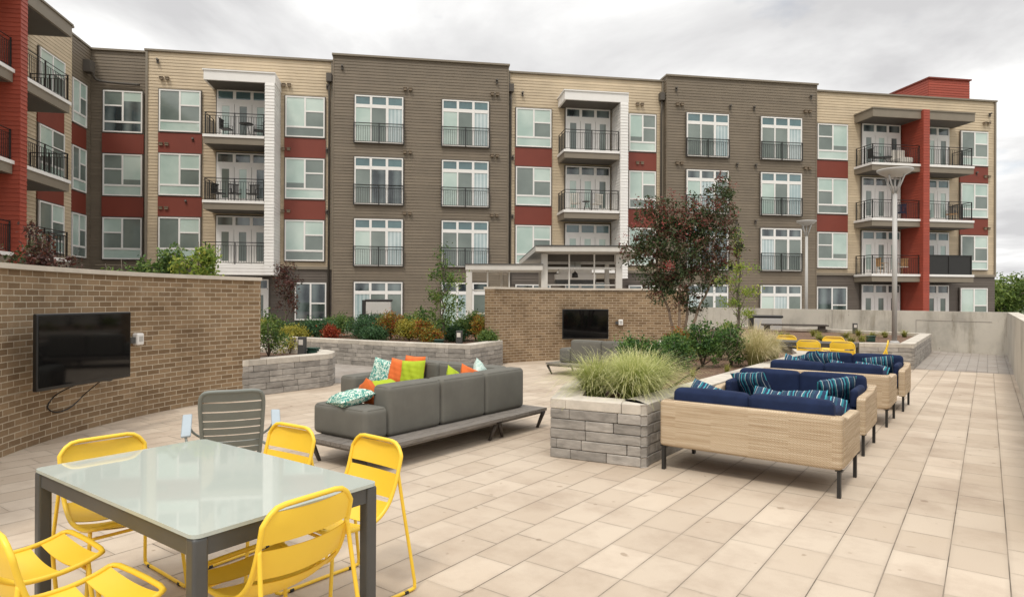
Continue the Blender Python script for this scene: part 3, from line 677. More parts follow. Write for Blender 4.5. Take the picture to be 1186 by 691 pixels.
# ------------------------------------------------------------------ small balcony furniture (far, a few pixels each)
BM = BLD.matrix_basis
def bw(x, y, z): return Matrix.Translation((0, 33.7, 0)) @ Matrix.Rotation(R(9.163), 4, 'Z') @ Vector((x, y, z))
def small_chair(label, x, y, z, rot, mat='black', group=None, cush=None):
    o = thing('balcony_chair', label, 'chair', bw(x, y, z), R(9.163)+rot, group)
    mb = MB(); mb.box(-.24, .24, -.22, .24, .40, .44); mb.build('seat', M[cush or mat], o)
    mb = MB()
    for i in range(7): mb.box(-.22+i*.067, -.19+i*.067, .22, .25, .44, .88)
    mb.box(-.25, .25, .215, .255, .86, .91); mb.build('backrest', M[mat], o)
    for sx in (-1, 1):
        mb = MB(); mb.tube([(sx*.22, -.2, 0), (sx*.22, -.2, .62), (sx*.24, .22, .62)], .016, 5); mb.tube([(sx*.22, .24, 0), (sx*.22, .22, .5)], .016, 5); mb.build('leg', M[mat], o)
    return o
def small_table(label, x, y, z, mat='black', r=.32, h=.72):
    o = thing('balcony_table', label, 'table', bw(x, y, z))
    mb = MB(); mb.lathe([(.02, h-.03), (r, h-.03), (r, h), (.02, h)], seg=16); mb.build('tabletop', M[mat], o)
    for k in range(3): mb = MB(); a_ = k*2.09; mb.tube([(.03*math.cos(a_), .03*math.sin(a_), h-.03), (.25*math.cos(a_), .25*math.sin(a_), 0)], .014, 5); mb.build('leg', M[mat], o)
    return o
t3, t2, t1 = F[3]+.065, F[2]+.065, F[1]+.065
small_table('round black bistro table on top balcony of the left white bay', -13.0, -.75, t3)
small_chair('black chair right of the bistro table on top left white balcony', -12.45, -.7, t3, R(-70))
small_chair('black slatted chair left of the bistro table on top left white balcony', -13.9, -.75, t3, R(80))
small_chair('black chair at left end of middle balcony in the left white bay', -14.25, -.7, t2, R(60))
small_chair('black chair with curved arms near the middle of the left white bay middle balcony', -13.5, -.75, t2, R(30))
small_chair('black chair at right end of middle balcony in the left white bay', -12.7, -.75, t2, R(-10))
small_chair('white cushioned chair at left of middle balcony in the centre white bay', 3.2, -.7, t2, R(150), 'cushw', None)
small_chair('white cushioned chair at right of middle balcony in the centre white bay', 4.3, -.7, t2, R(200), 'cushw', None)
small_table('small dark round table between two white chairs on the centre bay middle balcony', 3.75, -.75, t2, 'darkleg', .2, .55)
small_table('low dark table on top balcony left of the red fin', 21.0, -.75, t3, 'dgrey', .4, .45)
small_chair('black chair on top balcony left of the red fin', 20.4, -.7, t3, R(90))
small_chair('tan rattan chair left on the lowest balcony left of the red fin', 20.9, -.75, t1, R(80), 'wicktan', None, 'cushw')
small_chair('tan rattan chair beside the red fin on the lowest balcony', 22.1, -.75, t1, R(-80), 'wicktan', None, 'cushw')
small_chair('dark chair on middle balcony left of the red fin', 22.0, -.75, t2, R(-60), 'navy')
small_chair('dark chair at right end of middle balcony right of the red fin', 25.3, -.75, t2, R(-60), 'dgrey', None, 'wicktan')
small_chair('black chair beside the fin on middle balcony right of the red fin', 23.6, -.75, t2, R(40))
o = thing('lounge_chair', 'white upholstered lounge chair on top balcony against the red fin', 'chair', bw(22.05, -.8, t3), R(9.163))
mb = MB(); mb.rbox(-.4, .4, -.4, .3, .1, .42, .08); mb.build('seat', M['cushw'], o); mb = MB(); mb.rbox(-.4, .4, .2, .42, .3, .95, .08); mb.build('backrest', M['cushw'], o)

# ------------------------------------------------------------------ concrete parapets
mb = MB(); P0 = Vector((14.73, 19.26)); far = Vector((-.5, .866)); th = .26
nf = Vector((.866, .5)); nr = Vector((.806, -.592))
A_ = P0; L1 = P0-D1*19; L2 = P0+far*13.0
c_ = P0+nr*th+D1*.13
mb.prism([tuple(L1+nr*th), tuple(c_+nf*.12), tuple(P0+nf*.0), tuple(L1)][::-1] if 0 else [tuple(L1), tuple(L1+nr*th), tuple(P0+nr*th+D1*.2), tuple(P0)], -.3, 1.29)
tag(mb.build('concrete_parapet', M['conc']), 'long bare concrete parapet running along the right edge of the terrace', 'wall')
mb = MB(); mb.prism([tuple(P0-far*.0+nf*.002), tuple(P0+nf*th), tuple(L2+nf*th), tuple(L2)], -.3, 1.288)
# formwork joints as shallow proud strips
o = tag(mb.build('concrete_back_wall', M['conc']), 'weathered concrete wall closing the far right end of the terrace', 'wall')
mb = MB()
for s0, s1, z0, z1 in ((2.6, 2.615, .05, 1.0), (.4, 2.6, .98, .995), (5.6, 5.615, .05, 1.28), (8.2, 8.215, .05, 1.28)):
    a_, b_ = P0+far*s0, P0+far*s1; mb.prism([tuple(b_-nf*.006), tuple(a_-nf*.006), tuple(a_+nf*.01), tuple(b_+nf*.01)][::-1], z0, z1)
mb.build('formwork_joint', M['ground'], o)

# ------------------------------------------------------------------ block planters
def inset(poly, d):
    n = len(poly); out_ = []
    P_ = [Vector(p) for p in poly]
    for i in range(n):
        a_, b_, c2 = P_[i-1], P_[i], P_[(i+1) % n]
        e1 = (b_-a_).normalized(); e2 = (c2-b_).normalized()
        n1_ = Vector((-e1.y, e1.x)); n2_ = Vector((-e2.y, e2.x)); bis = (n1_+n2_); bis.normalize()
        k = d/max(.35, bis.dot(n1_)); out_.append(b_+bis*k)
    return out_
def planter(name, label, poly, h=.6, courses=6, soil=.5, capw=.3, blk=(.24, .52)):
    cx = sum(p[0] for p in poly)/len(poly); cy = sum(p[1] for p in poly)/len(poly)
    poly = [Vector((p[0]-cx, p[1]-cy)) for p in poly]
    root = thing(name, label, 'planter', (cx, cy, 0)); mb = MB(); ins = inset(poly, .22); ch = (h-.1)/(courses-1); n = len(poly); back = inset(poly, .03)
    def course(mb_, z0, z1, inner, lens, jit, g=.003):
        carry = rnd.random()*.4
        for i in range(n):
            a_, b_ = poly[i], poly[(i+1) % n]; ia, ib = inner[i], inner[(i+1) % n]; L = (b_-a_).length
            s_ = 0
            while s_ < L-1e-6:
                l = carry if carry > .04 else rnd.uniform(*lens); carry = 0
                e_ = min(L, s_+l)
                if L-e_ < .09: e_ = L
                if e_ == L and L < .3: carry = max(0, l-(L-s_))
                t0, t1_ = (s_+(g if s_ > 0 else 0))/L, (e_-(g if e_ < L else 0))/L
                nn = (b_-a_).normalized(); nn = Vector((-nn.y, nn.x))*-rnd.uniform(0, jit)
                mb_.tint = rnd.random()
                mb_.prism([tuple(a_.lerp(b_, t0)+nn), tuple(a_.lerp(b_, t1_)+nn), tuple(ia.lerp(ib, t1_)), tuple(ia.lerp(ib, t0))], z0, z1)
                s_ = e_
    for k in range(courses-1): course(mb, k*ch+.002, (k+1)*ch-.004, ins, blk, .006)
    o = mb.build('block_wall', M['block'], root)
    bv = o.modifiers.new('bevel', 'BEVEL'); bv.width = .006; bv.segments = 1; bv.limit_method = 'ANGLE'
    mb = MB(); course(mb, h-.1, h, inset(poly, capw), (.45, .75), .003, .002); o = mb.build('coping', M['blockcap'], root)
    bv = o.modifiers.new('bevel', 'BEVEL'); bv.width = .008; bv.segments = 2; bv.limit_method = 'ANGLE'
    mb = MB(); sp = inset(poly, .18); mb.face([mb.av((p.x, p.y, soil)) for p in sp]); mb.build('mulch', M['mulch'], root)
    return root
planter('stone_planter', 'grey block planter full of feather grass between the grey sectional and the wicker sofas',
        [(.40, 6.62), (1.24, 6.2), (1.30, 6.22), (1.36, 6.33), (3.85, 9.72), (5.75, 12.3), (6.2, 13.6), (6.2, 15.2), (5.6, 16.2), (4.6, 16.7), (3.7, 16.3), (3.1, 14.2), (2.25, 11.2), (.62, 7.7)])
planter('stone_planter', 'small grey block planter with a bollard at the end of the curved brick wall',
        [(-4.28, 10.55), (-3.46, 11.68), (-3.36, 11.85), (-3.33, 12.05), (-3.38, 12.4), (-3.6, 12.75), (-4.1, 13.2), (-5.4, 13.6), (-7.2, 13.4), (-7.4, 9.2), (-6.5, 8.0), (-5.62, 8.6), (-5.1, 9.9)])
planter('stone_planter', 'long curving grey block planter of mixed shrubs left of the far brick wall',
        [(-9.5, 17.9), (-7.6, 17.75), (-6.2, 17.1), (-4.75, 16.3), (-3.08, 15.3), (-2.2, 14.85), (-1.42, 14.5), (-.91, 14.3), (-.22, 15.85), (-.6, 17.5), (-.3, 19.6), (-3.5, 20.8), (-10, 22)])
planter('stone_planter', 'grey block planter with street lamp and yellow tufts by the concrete wall',
        [(9.42, 15.25), (9.5, 15.3), (13.15, 20.3), (9.6, 26.2), (7.0, 24.5), (5.2, 19), (6.7, 16.0)])

# ------------------------------------------------------------------ curved brick walls
def circ3(a_, b_, c2):
    ax, ay, bx_, by, cx, cy = *a_, *b_, *c2
    d = 2*(ax*(by-cy)+bx_*(cy-ay)+cx*(ay-by))
    ux = ((ax*ax+ay*ay)*(by-cy)+(bx_*bx_+by*by)*(cy-ay)+(cx*cx+cy*cy)*(ay-by))/d
    uy = ((ax*ax+ay*ay)*(cx-bx_)+(bx_*bx_+by*by)*(ax-cx)+(cx*cx+cy*cy)*(bx_-ax))/d
    return Vector((ux, uy)), math.hypot(ax-ux, ay-uy)
def arc_wall(label, cen, rad, a0, a1, h, thick=.3, ledge=.6):
    """concave face at radius rad; angles in radians, a0<a1"""
    n = 48; root = thing('curved_brick_wall', label, 'wall', (cen[0], cen[1], 0))
    def pt(r, a_): return (r*math.cos(a_), r*math.sin(a_))
    mb = MB(); mb2 = MB()
    def shell(mb_, r0, r1, z0, z1, brick=True):
        for i in range(n):
            p, q_ = a0+(a1-a0)*i/n, a0+(a1-a0)*(i+1)/n; u0, u1 = rad*(a1-p), rad*(a1-q_)
            A, B, Cc, Dd = pt(r0, p), pt(r0, q_), pt(r1, q_), pt(r1, p)
            f_ = lambda a_, b_, ua, ub: mb_.quad((*a_, z0), (*b_, z0), (*b_, z1), (*a_, z1), uv=[(ua, z0), (ub, z0), (ub, z1), (ua, z1)])
            f_(B, A, u1, u0); f_(Dd, Cc, u0, u1)
            mb_.quad((*A, z1), (*B, z1), (*Cc, z1), (*Dd, z1), uv=[(u0, 0), (u1, 0), (u1, .06), (u0, .06)])
            mb_.quad((*Dd, z0), (*Cc, z0), (*B, z0), (*A, z0), uv=[(u0, 0), (u1, 0), (u1, .06), (u0, .06)])
            if i in (0, n-1):
                e_ = (A, Dd) if i == 0 else (Cc, B)
                mb_.quad((*e_[0], z0), (*e_[1], z0), (*e_[1], z1), (*e_[0], z1), uv=[(0, z0), (r1-r0, z0), (r1-r0, z1), (0, z1)])
    shell(mb, rad, rad+thick, ledge, h-.055); shell(mb, rad-.015, rad+thick, -.2, ledge)
    mb.build('brickwork', M['brick'], root)
    shell(mb2, rad-.04, rad+thick+.04, h-.054, h); mb2.build('coping', M['stone_cap'], root)
    return root
cen1 = Vector((.62, 7.48)); R1 = 5.83
arc_wall('tall curved brown brick wall at left with the near television', cen1, R1, R(145.5), R(145.5+75), 1.95)
cen2, R2 = circ3((-.45, 16.05), (1.9, 17.5), (4.62, 17.25))
aL, aR = math.atan2(16.05-cen2.y, -.45-cen2.x), math.atan2(17.25-cen2.y, 4.62-cen2.x)
arc_wall('lower brown brick wall in the middle distance with the far television', cen2, R2, aR, aL, 1.92)

# ------------------------------------------------------------------ televisions
def television(label, A, B, z0, z1, wall_pt, plug=True):
    A, B = Vector(A), Vector(B); c = (A+B)/2; L = (B-A).length; ang = math.atan2((B-A).y, (B-A).x)
    o = thing('television', label, 'television', (c.x, c.y, z0), ang); h = z1-z0
    mb = MB(); mb.rbox(-L/2, L/2, .0, .05, 0, h, .012); mb.build('bezel', M['tvb'], o)
    mb = MB(); mb.box(-L/2+.022, L/2-.022, -.003, .002, .035, h-.022); mb.build('screen', M['tvs'], o)
    wl = Matrix.Rotation(-ang, 4, 'Z') @ Vector((wall_pt[0]-c.x, wall_pt[1]-c.y, 0))
    mb = MB(); mb.tube([(0, .05, h/2), (wl.x*.3+.15, wl.y*.5, h/2), (wl.x, wl.y, h/2)], .025, 8); mb.box(-.2, .2, .05, .075, h/2-.2, h/2+.2); mb.build('wall_mount', M['tvb'], o)
    return o
def wallpt(cen, rad, a_, off=0): return (cen[0]+(rad-off)*math.cos(a_), cen[1]+(rad-off)*math.sin(a_))
television('near black flat television swung out from the left curved brick wall', (-4.84, 6.6), (-4.68, 7.96), .637, 1.434, wallpt(cen1, R1, R(181)))
television('far black flat television on the middle brick wall behind the distant grey sofa', (1.33, 17.05), (2.57, 17.2), .57, 1.36, wallpt(cen2, R2, math.atan2(17.5-cen2.y, 1.95-cen2.x)))
def outlet(label, cen, rad, a_, z):
    p = wallpt(cen, rad, a_, .0); o = thing('outlet_box', label, 'outlet', (p[0], p[1], z), a_+R(90))
    mb = MB(); mb.rbox(-.06, .06, .0, .09, -.08, .08, .02); mb.build('cover', M['white'], o)
    mb = MB(); mb.box(-.03, .03, .09, .096, -.03, .04); mb.build('socket_face', M['lampgrey'], o)
    mb = MB(); mb.box(.06, .14, .02, .06, -.05, .03); mb.build('conduit', M['dgrey'], o)
outlet('white weatherproof outlet box on the left curved brick wall by the near television', cen1, R1, R(167.6), 1.05)
outlet('pale outlet box on the middle brick wall right of the far television', cen2, R2, math.atan2(17.55-cen2.y, 2.95-cen2.x), 1.0)
def wp(a_, z, off=.03): x, y = wallpt(cen1, R1, R(a_), off); return (x, y, z)
mb = MB()
mb.tube(spline([(-4.80, 7.1, .64), wp(181.5, .5, .05), wp(182.5, .38), wp(181, .30), wp(178.6, .32), wp(176.5, .45, .05), (-4.76, 7.5, .64)], 8), .007, 6)
mb.tube(spline([(-4.75, 7.55, .65), wp(175.3, .60, .1), wp(173, .56, .1), wp(172.6, .62, .1), wp(174.4, .64, .1), wp(172.9, .57, .12), wp(174, .60, .12)], 8), .008, 6)
tag(mb.build('television_cable', M['tvb']), 'thin black cable looping below the near television', 'cable')

# ------------------------------------------------------------------ tables and yellow chairs
def rot_slab(mb, pts): pass
def make_table(label, c, w, d, top, group=None, rotz=A2):
    o = thing('dining_table', label, 'table', (c[0], c[1], 0), rotz, group)
    mb = MB(); r = .035
    pl = []
    for sx, sy, a0 in ((1, 1, 0), (-1, 1, 90), (-1, -1, 180), (1, -1, 270)):
        for k in range(5): a_ = R(a0+k*22.5); pl.append((sx*(w/2-r)+r*math.cos(a_), sy*(d/2-r)+r*math.sin(a_)))
    mb.prism(pl, .727, .742); mb.build('tabletop', M[top], o)
    mb = MB()
    for y in (-d/2+.012, d/2-.032): mb.box(-w/2+.06, w/2-.06, y, y+.02, .655, .7265)
    for x in (-w/2+.012, w/2-.032): mb.box(x, x+.02, -d/2+.06, d/2-.06, .655, .7265)
    mb.build('frame', M['dgrey'], o)
    for sx in (-1, 1):
        for sy in (-1, 1):
            mb = MB(); x, y = sx*(w/2-.032), sy*(d/2-.032); mb.rbox(x-.03, x+.03, y-.03, y+.03, 0, .7262, .012); mb.build('leg', M['dgrey'], o)
    return o
make_table('large dining table with pale green glass top and charcoal frame in the foreground', (-1.515, 3.155), 1.56, .88, 'glass_top')
RAIL = spline([(0, -.265, .80), (0, -.25, .72), (0, -.215, .60), (0, -.165, .50), (0, -.08, .435), (0, .05, .425), (0, .16, .44), (0, .235, .465)], 8)
HW = [.17 + .045*min(1, i/6) if i < 6 else .215 for i in range(len(RAIL))]
def make_yellow(label, loc, rotz, group):
    o = thing('metal_chair', label, 'chair', (loc[0], loc[1], 0), rotz, group)
    n = len(RAIL); L = [0]
    for i in range(1, n): L.append(L[-1]+(RAIL[i]-RAIL[i-1]).length)
    tot = L[-1]
    def at(s_):
        s_ = max(0, min(tot, s_))
        for i in range(1, n):
            if L[i] >= s_-1e-9:
                t = (s_-L[i-1])/(L[i]-L[i-1]); p = RAIL[i-1].lerp(RAIL[i], t); d = (RAIL[i]-RAIL[i-1]).normalized(); return p, Vector((0, -d.z, d.y)) if 0 else Vector((0, d.z, -d.y)), HW[i-1]*(1-t)+HW[i]*t
        return RAIL[-1], Vector((0, 0, -1)), HW[-1]
    # frame loop
    pts = [Vector((x_, RAIL[0].y-.002, RAIL[0].z+.012)) for x_ in (-.12, -.06, 0, .06, .12)]
    pts += [Vector((.157, RAIL[0].y, RAIL[0].z+.006))]
    pts += [Vector((HW[i], RAIL[i].y, RAIL[i].z)) for i in range(2, n-2)]
    pts += [Vector((.205, RAIL[-2].y+.01, RAIL[-2].z)), Vector((.17, .245, .468)), Vector((.06, .25, .468)), Vector((-.06, .25, .468)), Vector((-.17, .245, .468)), Vector((-.205, RAIL[-2].y+.01, RAIL[-2].z))]
    pts += [Vector((-HW[i], RAIL[i].y, RAIL[i].z)) for i in range(n-3, 1, -1)]
    pts += [Vector((-.157, RAIL[0].y, RAIL[0].z+.006))]
    mb = MB(); mb.tube(pts, .0115, 10, closed=True); mb.build('frame', M['yellow'], o)
    def slat(s0, s1, name, sag):
        mb = MB()
        for side in (0, 1):
            def fn(u, v):
                p, nrm, hw = at(s0+(s1-s0)*u); x_ = (v*2-1)
                edge = 1-abs(2*u-1)**6
                q_ = Vector((x_*(hw-.003), p.y, p.z))+nrm*(sag*(1-x_*x_)+(.0035 if side else 0))
                return q_
            mb.grid(fn, 8, 14, True, flip=bool(side))
        return mb.build(name, M['yellow'], o)
    slat(.006, .132, 'back_slat', .024); slat(.155, .282, 'back_slat', .034); slat(.305, .43, 'back_slat', .036)
    slat(.462, .60, 'seat_slat', .032); slat(.64, tot-.01, 'seat_slat', .026)
    for sx in (-1, 1):
        lg = spline([(sx*.213, -.235, .66), (sx*.225, -.265, .45), (sx*.245, -.315, .12), (sx*.25, -.325, .03), (sx*.25, -.30, .0125), (sx*.25, -.1, .0125), (sx*.25, .15, .0125), (sx*.248, .20, .02), (sx*.243, .215, .06), (sx*.222, .19, .30), (sx*.213, .18, .435)], 6)
        mb = MB(); mb.tube(lg, .0095, 9); lo = mb.build('leg', M['yellow'], o)
        for gy in (-.275, .11): mb = MB(); mb.tube([(sx*.25, gy, .009), (sx*.25, gy+.025, .009)], .012, 8); mb.build('glide', M['black'], lo)
    mb = MB(); mb.tube([(-.218, .185, .40), (.218, .185, .40)], .0085, 8); mb.build('crossbar', M['yellow'], o)
    return o
ANG = {'d2': A2, 'd1': A1}
def face(v): return math.atan2(v[1], v[0])-math.pi/2       # rotation turning local +y to direction v
TL = Vector((-2.398, 3.23)); 
Y1 = make_yellow('yellow metal chair tucked under the far left short end of the glass table', (-2.10, 3.50), face((.78, -.62)), 'yellow chairs around the glass table')
dup(Y1, (-1.51, 3.81, 0), face((-.56, -.83)), 'yellow metal chair at the back side of the glass table, beside the grey armchair')
dup(Y1, (-.93, 3.48, 0), face((-.64, -.77)), 'yellow metal chair at the back right corner of the glass table, nearest the sofa')
dup(Y1, (-1.02, 2.74, 0), face((-.83, .56)), 'yellow metal chair, back to viewer, at the near right short end of the glass table')
dup(Y1, (-1.66, 2.45, 0), face((.57, .82)), 'yellow metal chair at the near table side, its backrest in the bottom left corner')
dup(Y1, (-2.14, 2.84, 0), face((.60, .80)), 'yellow metal chair at the left edge with only its seat and legs in view')
# far table group
make_table('dark slim dining table behind the last wicker sofa', (6.25, 13.75), 1.9, .8, 'dgrey')
gY = 'yellow chairs around the far dark table'
for (x, y), v, lb in (((6.1, 13.2), (.59, .81), 'left yellow chair with its back to us at the far dark table'),
                      ((6.6, 12.85), (.59, .81), 'middle yellow chair with its back to us at the far dark table'),
                      ((6.1, 14.55), (-.59, -.81), 'yellow chair on the far side of the distant dark table, left one'),
                      ((6.95, 14.1), (-.59, -.81), 'yellow chair on the far side of the distant dark table, right one'),
                      ((7.3, 13.1), (-.85, .5), 'yellow chair turned sideways at the right end of the far dark table')):
    dup(Y1, (x, y, 0), face(v), lb, gY)

# ------------------------------------------------------------------ grey metal armchair
o = thing('armchair', 'slate grey slatted metal armchair with pale armrests standing behind the glass table', 'chair', (-2.30, 5.34, 0), R(23))
def abk(x_, z_):      # curved reclining back
    t = (z_-.36)/.52; return Vector((x_, -.20-.20*t+.03*(1-t)**2-.03*(1-(x_/.22)**2), z_))
mb = MB(); lp = []
for x_, z_ in ((-.205, .36), (-.215, .5), (-.222, .66), (-.225, .80), (-.21, .865), (-.16, .89), (0, .892), (.16, .89), (.21, .865), (.225, .80), (.222, .66), (.215, .5), (.205, .36)): lp.append(abk(x_, z_))
mb.tube(spline(lp, 5), .015, 8); mb.build('back_frame', M['slate'], o)
for z0, z1 in ((.375, .418), (.427, .472), (.481, .528), (.537, .588), (.597, .650), (.659, .722), (.733, .800), (.811, .885)):
    mb = MB()
    for side in (0, 1): mb.grid(lambda u, v: abk((u*2-1)*.216, z0+(z1-z0)*v)+Vector((0, .004*side, 0)), 12, 2, True, flip=not side)
    mb.build('back_slat', M['slate'], o)
for k in range(6):
    mb = MB(); y0 = -.15+k*.074
    for side in (0, 1): mb.grid(lambda u, v: Vector(((u*2-1)*.215, y0+v*.062, .345+.08*((y0+.15)/.4)-.02*(1-((u*2-1))**2)-.004*side)), 10, 1, True, flip=bool(side))
    mb.build('seat_slat', M['slate'], o)
for sx in (-1, 1):
    mb = MB(); c9 = Matrix.Translation((sx*.335, -.04, .585)) @ Matrix.Rotation(R(sx*4), 4, 'Y') @ Matrix.Rotation(R(20), 4, 'X'); mb.T = c9; mb.rbox(-.036, .036, -.17, .17, -.011, .011, .01); mb.build('armrest', M['armpad'], o)
    mb = MB(); mb.tube(spline([(sx*.222, -.27, .46), (sx*.26, -.27, .44), (sx*.31, -.24, .45), (sx*.335, -.17, .53)], 6), .010, 8); mb.build('arm_support', M['slate'], o); mb = MB(); mb.tube(spline([(sx*.335, .10, .63), (sx*.31, .17, .5), (sx*.225, .22, .42)], 5), .010, 8); mb.build('arm_support', M['slate'], o)
    mb = MB(); mb.tube([(sx*.20, -.17, .37), (sx*.23, -.34, .0)], .014, 8); mb.build('leg', M['slate'], o)
    mb = MB(); mb.tube([(sx*.20, .24, .42), (sx*.23, .28, .0)], .014, 8); mb.build('leg', M['slate'], o)

# ------------------------------------------------------------------ pillows
def pillow(name, label, mat, loc, rot, s=.45, t=.16, s2=None, group=None):
    mb = MB(); s2 = s2 or s
    for side in (1, -1):
        def fn(u, v):
            a_, b_ = u*2-1, v*2-1
            pinch = 1-.07*(1-abs(a_)**3)*(abs(b_)**4)-.0
            px = a_*(1-.06*(1-b_*b_)); pz = b_*(1-.06*(1-a_*a_))
            th_ = (max(0, 1-a_**4)*max(0, 1-b_**4))**.55
            wr = .006*math.sin(9*a_+4*b_+len(label))*th_+.004*math.sin(17*b_+3*a_)*th_
            return Vector((px*s/2, side*t/2*th_+wr, pz*s2/2))
        mb.grid(fn, 16, 16, True, flip=(side < 0))
    o = mb.build(name, M[mat]); o.location = loc; o.rotation_euler = rot
    return tag(o, label, 'pillow', group)
# ------------------------------------------------------------------ grey sectional sofas
def gsofa(label, loc, rotz):
    return thing('sectional_sofa', label, 'sofa', (loc[0], loc[1], 0), rotz)
def platform(root, x0, x1, y0, y1, legs, along='x'):
    mb = MB()
    if along == 'x':
        n = max(3, int((y1-y0)/.125)); wd = (y1-y0)/n
        for i in range(n): mb.tint = rnd.random(); mb.box(x0, x1, y0+i*wd+.003, y0+(i+1)*wd-.003, .215, .25)
        mb.box(x0+.05, x1-.05, y0+.05, y1-.05, .18, .214)
    else:
        n = max(3, int((x1-x0)/.125)); wd = (x1-x0)/n
        for i in range(n): mb.box(x0+i*wd+.003, x0+(i+1)*wd-.003, y0, y1, .215, .25)
        mb.box(x0+.05, x1-.05, y0+.05, y1-.05, .18, .214)
    mb.build('platform', M['grey_wood'], root)
    for lx, ly, dx_, dy_ in legs:
        mb = MB(); mb.tube([(lx-dx_, ly-dy_, .2), (lx, ly, 0)], [.028, .018], 8); mb.build('leg', M['darkleg'], root)
def cush(root, name, *b, r=.05, puff=.008, mat='gfab'):
    mb = MB(); mb.rbox(*b, r=r, puff=puff); o_ = mb.build(name, M[mat], root, weld=True)
    x0, x1, y0, y1, z0, z1 = b; sm = MB(); k = .012
    loop = [(x0+k, y0+r*.32, z1-r*.32), (x1-k, y0+r*.32, z1-r*.32), (x1-k, y1-r*.32, z1-r*.32), (x0+k, y1-r*.32, z1-r*.32)]
    c = Vector(((x0+x1)/2, (y0+y1)/2, 0)); P9 = []
    q3 = r*.30
    for a_, b_ in (((x0+r, y0+q3), (x1-r, y0+q3)), ((x1-q3, y0+r), (x1-q3, y1-r)), ((x1-r, y1-q3), (x0+r, y1-q3)), ((x0+q3, y1-r), (x0+q3, y0+r))):
        for i in range(5): t = i/4; P9.append((a_[0]*(1-t)+b_[0]*t, a_[1]*(1-t)+b_[1]*t, z1-q3+.001))
    sm.tube(P9, .0045, 5, closed=True); sm.build('piping', M[mat], o_); return o_
s = gsofa('large charcoal grey L-shaped sectional sofa on weathered wooden platforms', (-1.27, 5.81), A1)
platform(s, 0, 1.98, 0, .95, [(.12, .12, .06, .05), (.12, .87, .06, -.05), (1.86, .1, -.1, .03), (1.86, .98, -.1, -.03)])
platform(s, 1.99, 2.9, 0, 2.78, [(2.1, .1, .1, .03), (2.83, .1, -.1, .03), (2.1, 2.7, .05, -.05), (2.83, 2.7, -.05, -.05), (2.1, 1.4, .03, 0), (2.83, 1.4, -.03, 0)], 'y')
cush(s, 'armrest', .16, .46, .25, 1.04, .252, .555, r=.05)
cush(s, 'back_cushion', .465, 1.22, .25, .50, .252, .745, r=.05)
cush(s, 'back_cushion', 1.225, 1.98, .25, .50, .252, .745, r=.05)
cush(s, 'back_cushion', 1.985, 2.76, .25, .50, .252, .745, r=.05)
cush(s, 'back_cushion', 2.51, 2.77, .505, 1.5, .252, .75, r=.05)
cush(s, 'back_cushion', 2.51, 2.77, 1.505, 2.42, .252, .75, r=.05)
cush(s, 'armrest', 1.85, 2.78, 2.42, 2.72, .252, .555, r=.05)
cush(s, 'seat_cushion', .465, 1.9, .505, 1.04, .252, .42, r=.05)
cush(s, 'seat_cushion', 1.905, 2.5, .505, 1.5, .252, .42, r=.05)
cush(s, 'seat_cushion', 1.85, 2.5, 1.505, 2.41, .252, .42, r=.05)
SM = Matrix.Translation((-1.27, 5.81, 0)) @ Matrix.Rotation(A1, 4, 'Z')
def sp_(x, y, z): return SM @ Vector((x, y, z))
pillow('throw_pillow', 'leaf-print mint and dark green pillow lying on the near arm of the grey sectional', 'leafprint', sp_(.33, .66, .615), (R(80), R(6), A1+R(75)), .38, .14)
pillow('throw_pillow', 'orange pillow slumped beside the leaf-print one at the near corner of the grey sectional', 'orange', sp_(.60, .66, .585), (R(-25), R(18), A1+R(60)), .38, .14)
pillow('throw_pillow', 'lime green pillow leaning at the far left of the grey sectional, foremost of its row', 'lime', sp_(2.25, 1.72, .60), (R(-14), R(-3), A1+R(-80)), .38, .14)
pillow('throw_pillow', 'orange pillow leaning between the lime and the leaf-print pillows on the grey sectional', 'orange', sp_(2.28, 1.98, .595), (R(-14), R(6), A1+R(-78)), .38, .14)
pillow('throw_pillow', 'mint leaf-print pillow leaning against the far arm of the grey sectional', 'leafprint', sp_(2.22, 2.26, .585), (R(-16), R(10), A1+R(-75)), .38, .14)
pillow('throw_pillow', 'orange pillow peeking up behind the lime green pillow on the grey sectional', 'orange', sp_(2.42, 1.86, .64), (R(-10), R(0), A1+R(-90)), .38, .14)
pillow('throw_pillow', 'lime pillow lying flat behind the near backrest, only its edge in view', 'lime', sp_(.95, .78, .60), (R(-60), R(0), A1), .38, .14)
pillow('throw_pillow', 'orange pillow half hidden at the far corner behind the long grey backrest', 'orange', sp_(2.17, .64, .59), (R(-14), R(20), A1), .38, .14)
pillow('throw_pillow', 'pale mint pillow at the far corner behind the long grey backrest', 'mint', sp_(2.42, .68, .61), (R(-14), R(38), A1+R(10)), .38, .14)
pillow('throw_pillow', 'lime pillow tip showing left of the far corner orange pillow', 'lime', sp_(1.93, .66, .56), (R(-20), R(30), A1), .40, .14)
s = gsofa('distant charcoal grey sofa on a wooden platform facing the far television', (.73, 13.98), A2)
platform(s, 0, 2.6, 0, 1.05, [(.1, .1, .1, .03), (.12, .95, .1, -.03), (1.3, .1, 0, 0), (2.5, .1, -.1, .03), (2.5, .95, -.1, -.03)])
cush(s, 'armrest', .18, .46, .25, 1.04, .252, .555, r=.05); cush(s, 'back_cushion', .465, 1.2, .25, .5, .252, .745); cush(s, 'back_cushion', 1.205, 1.95, .25, .5, .252, .745); cush(s, 'seat_cushion', .465, 1.95, .505, 1.04, .252, .42, r=.05)

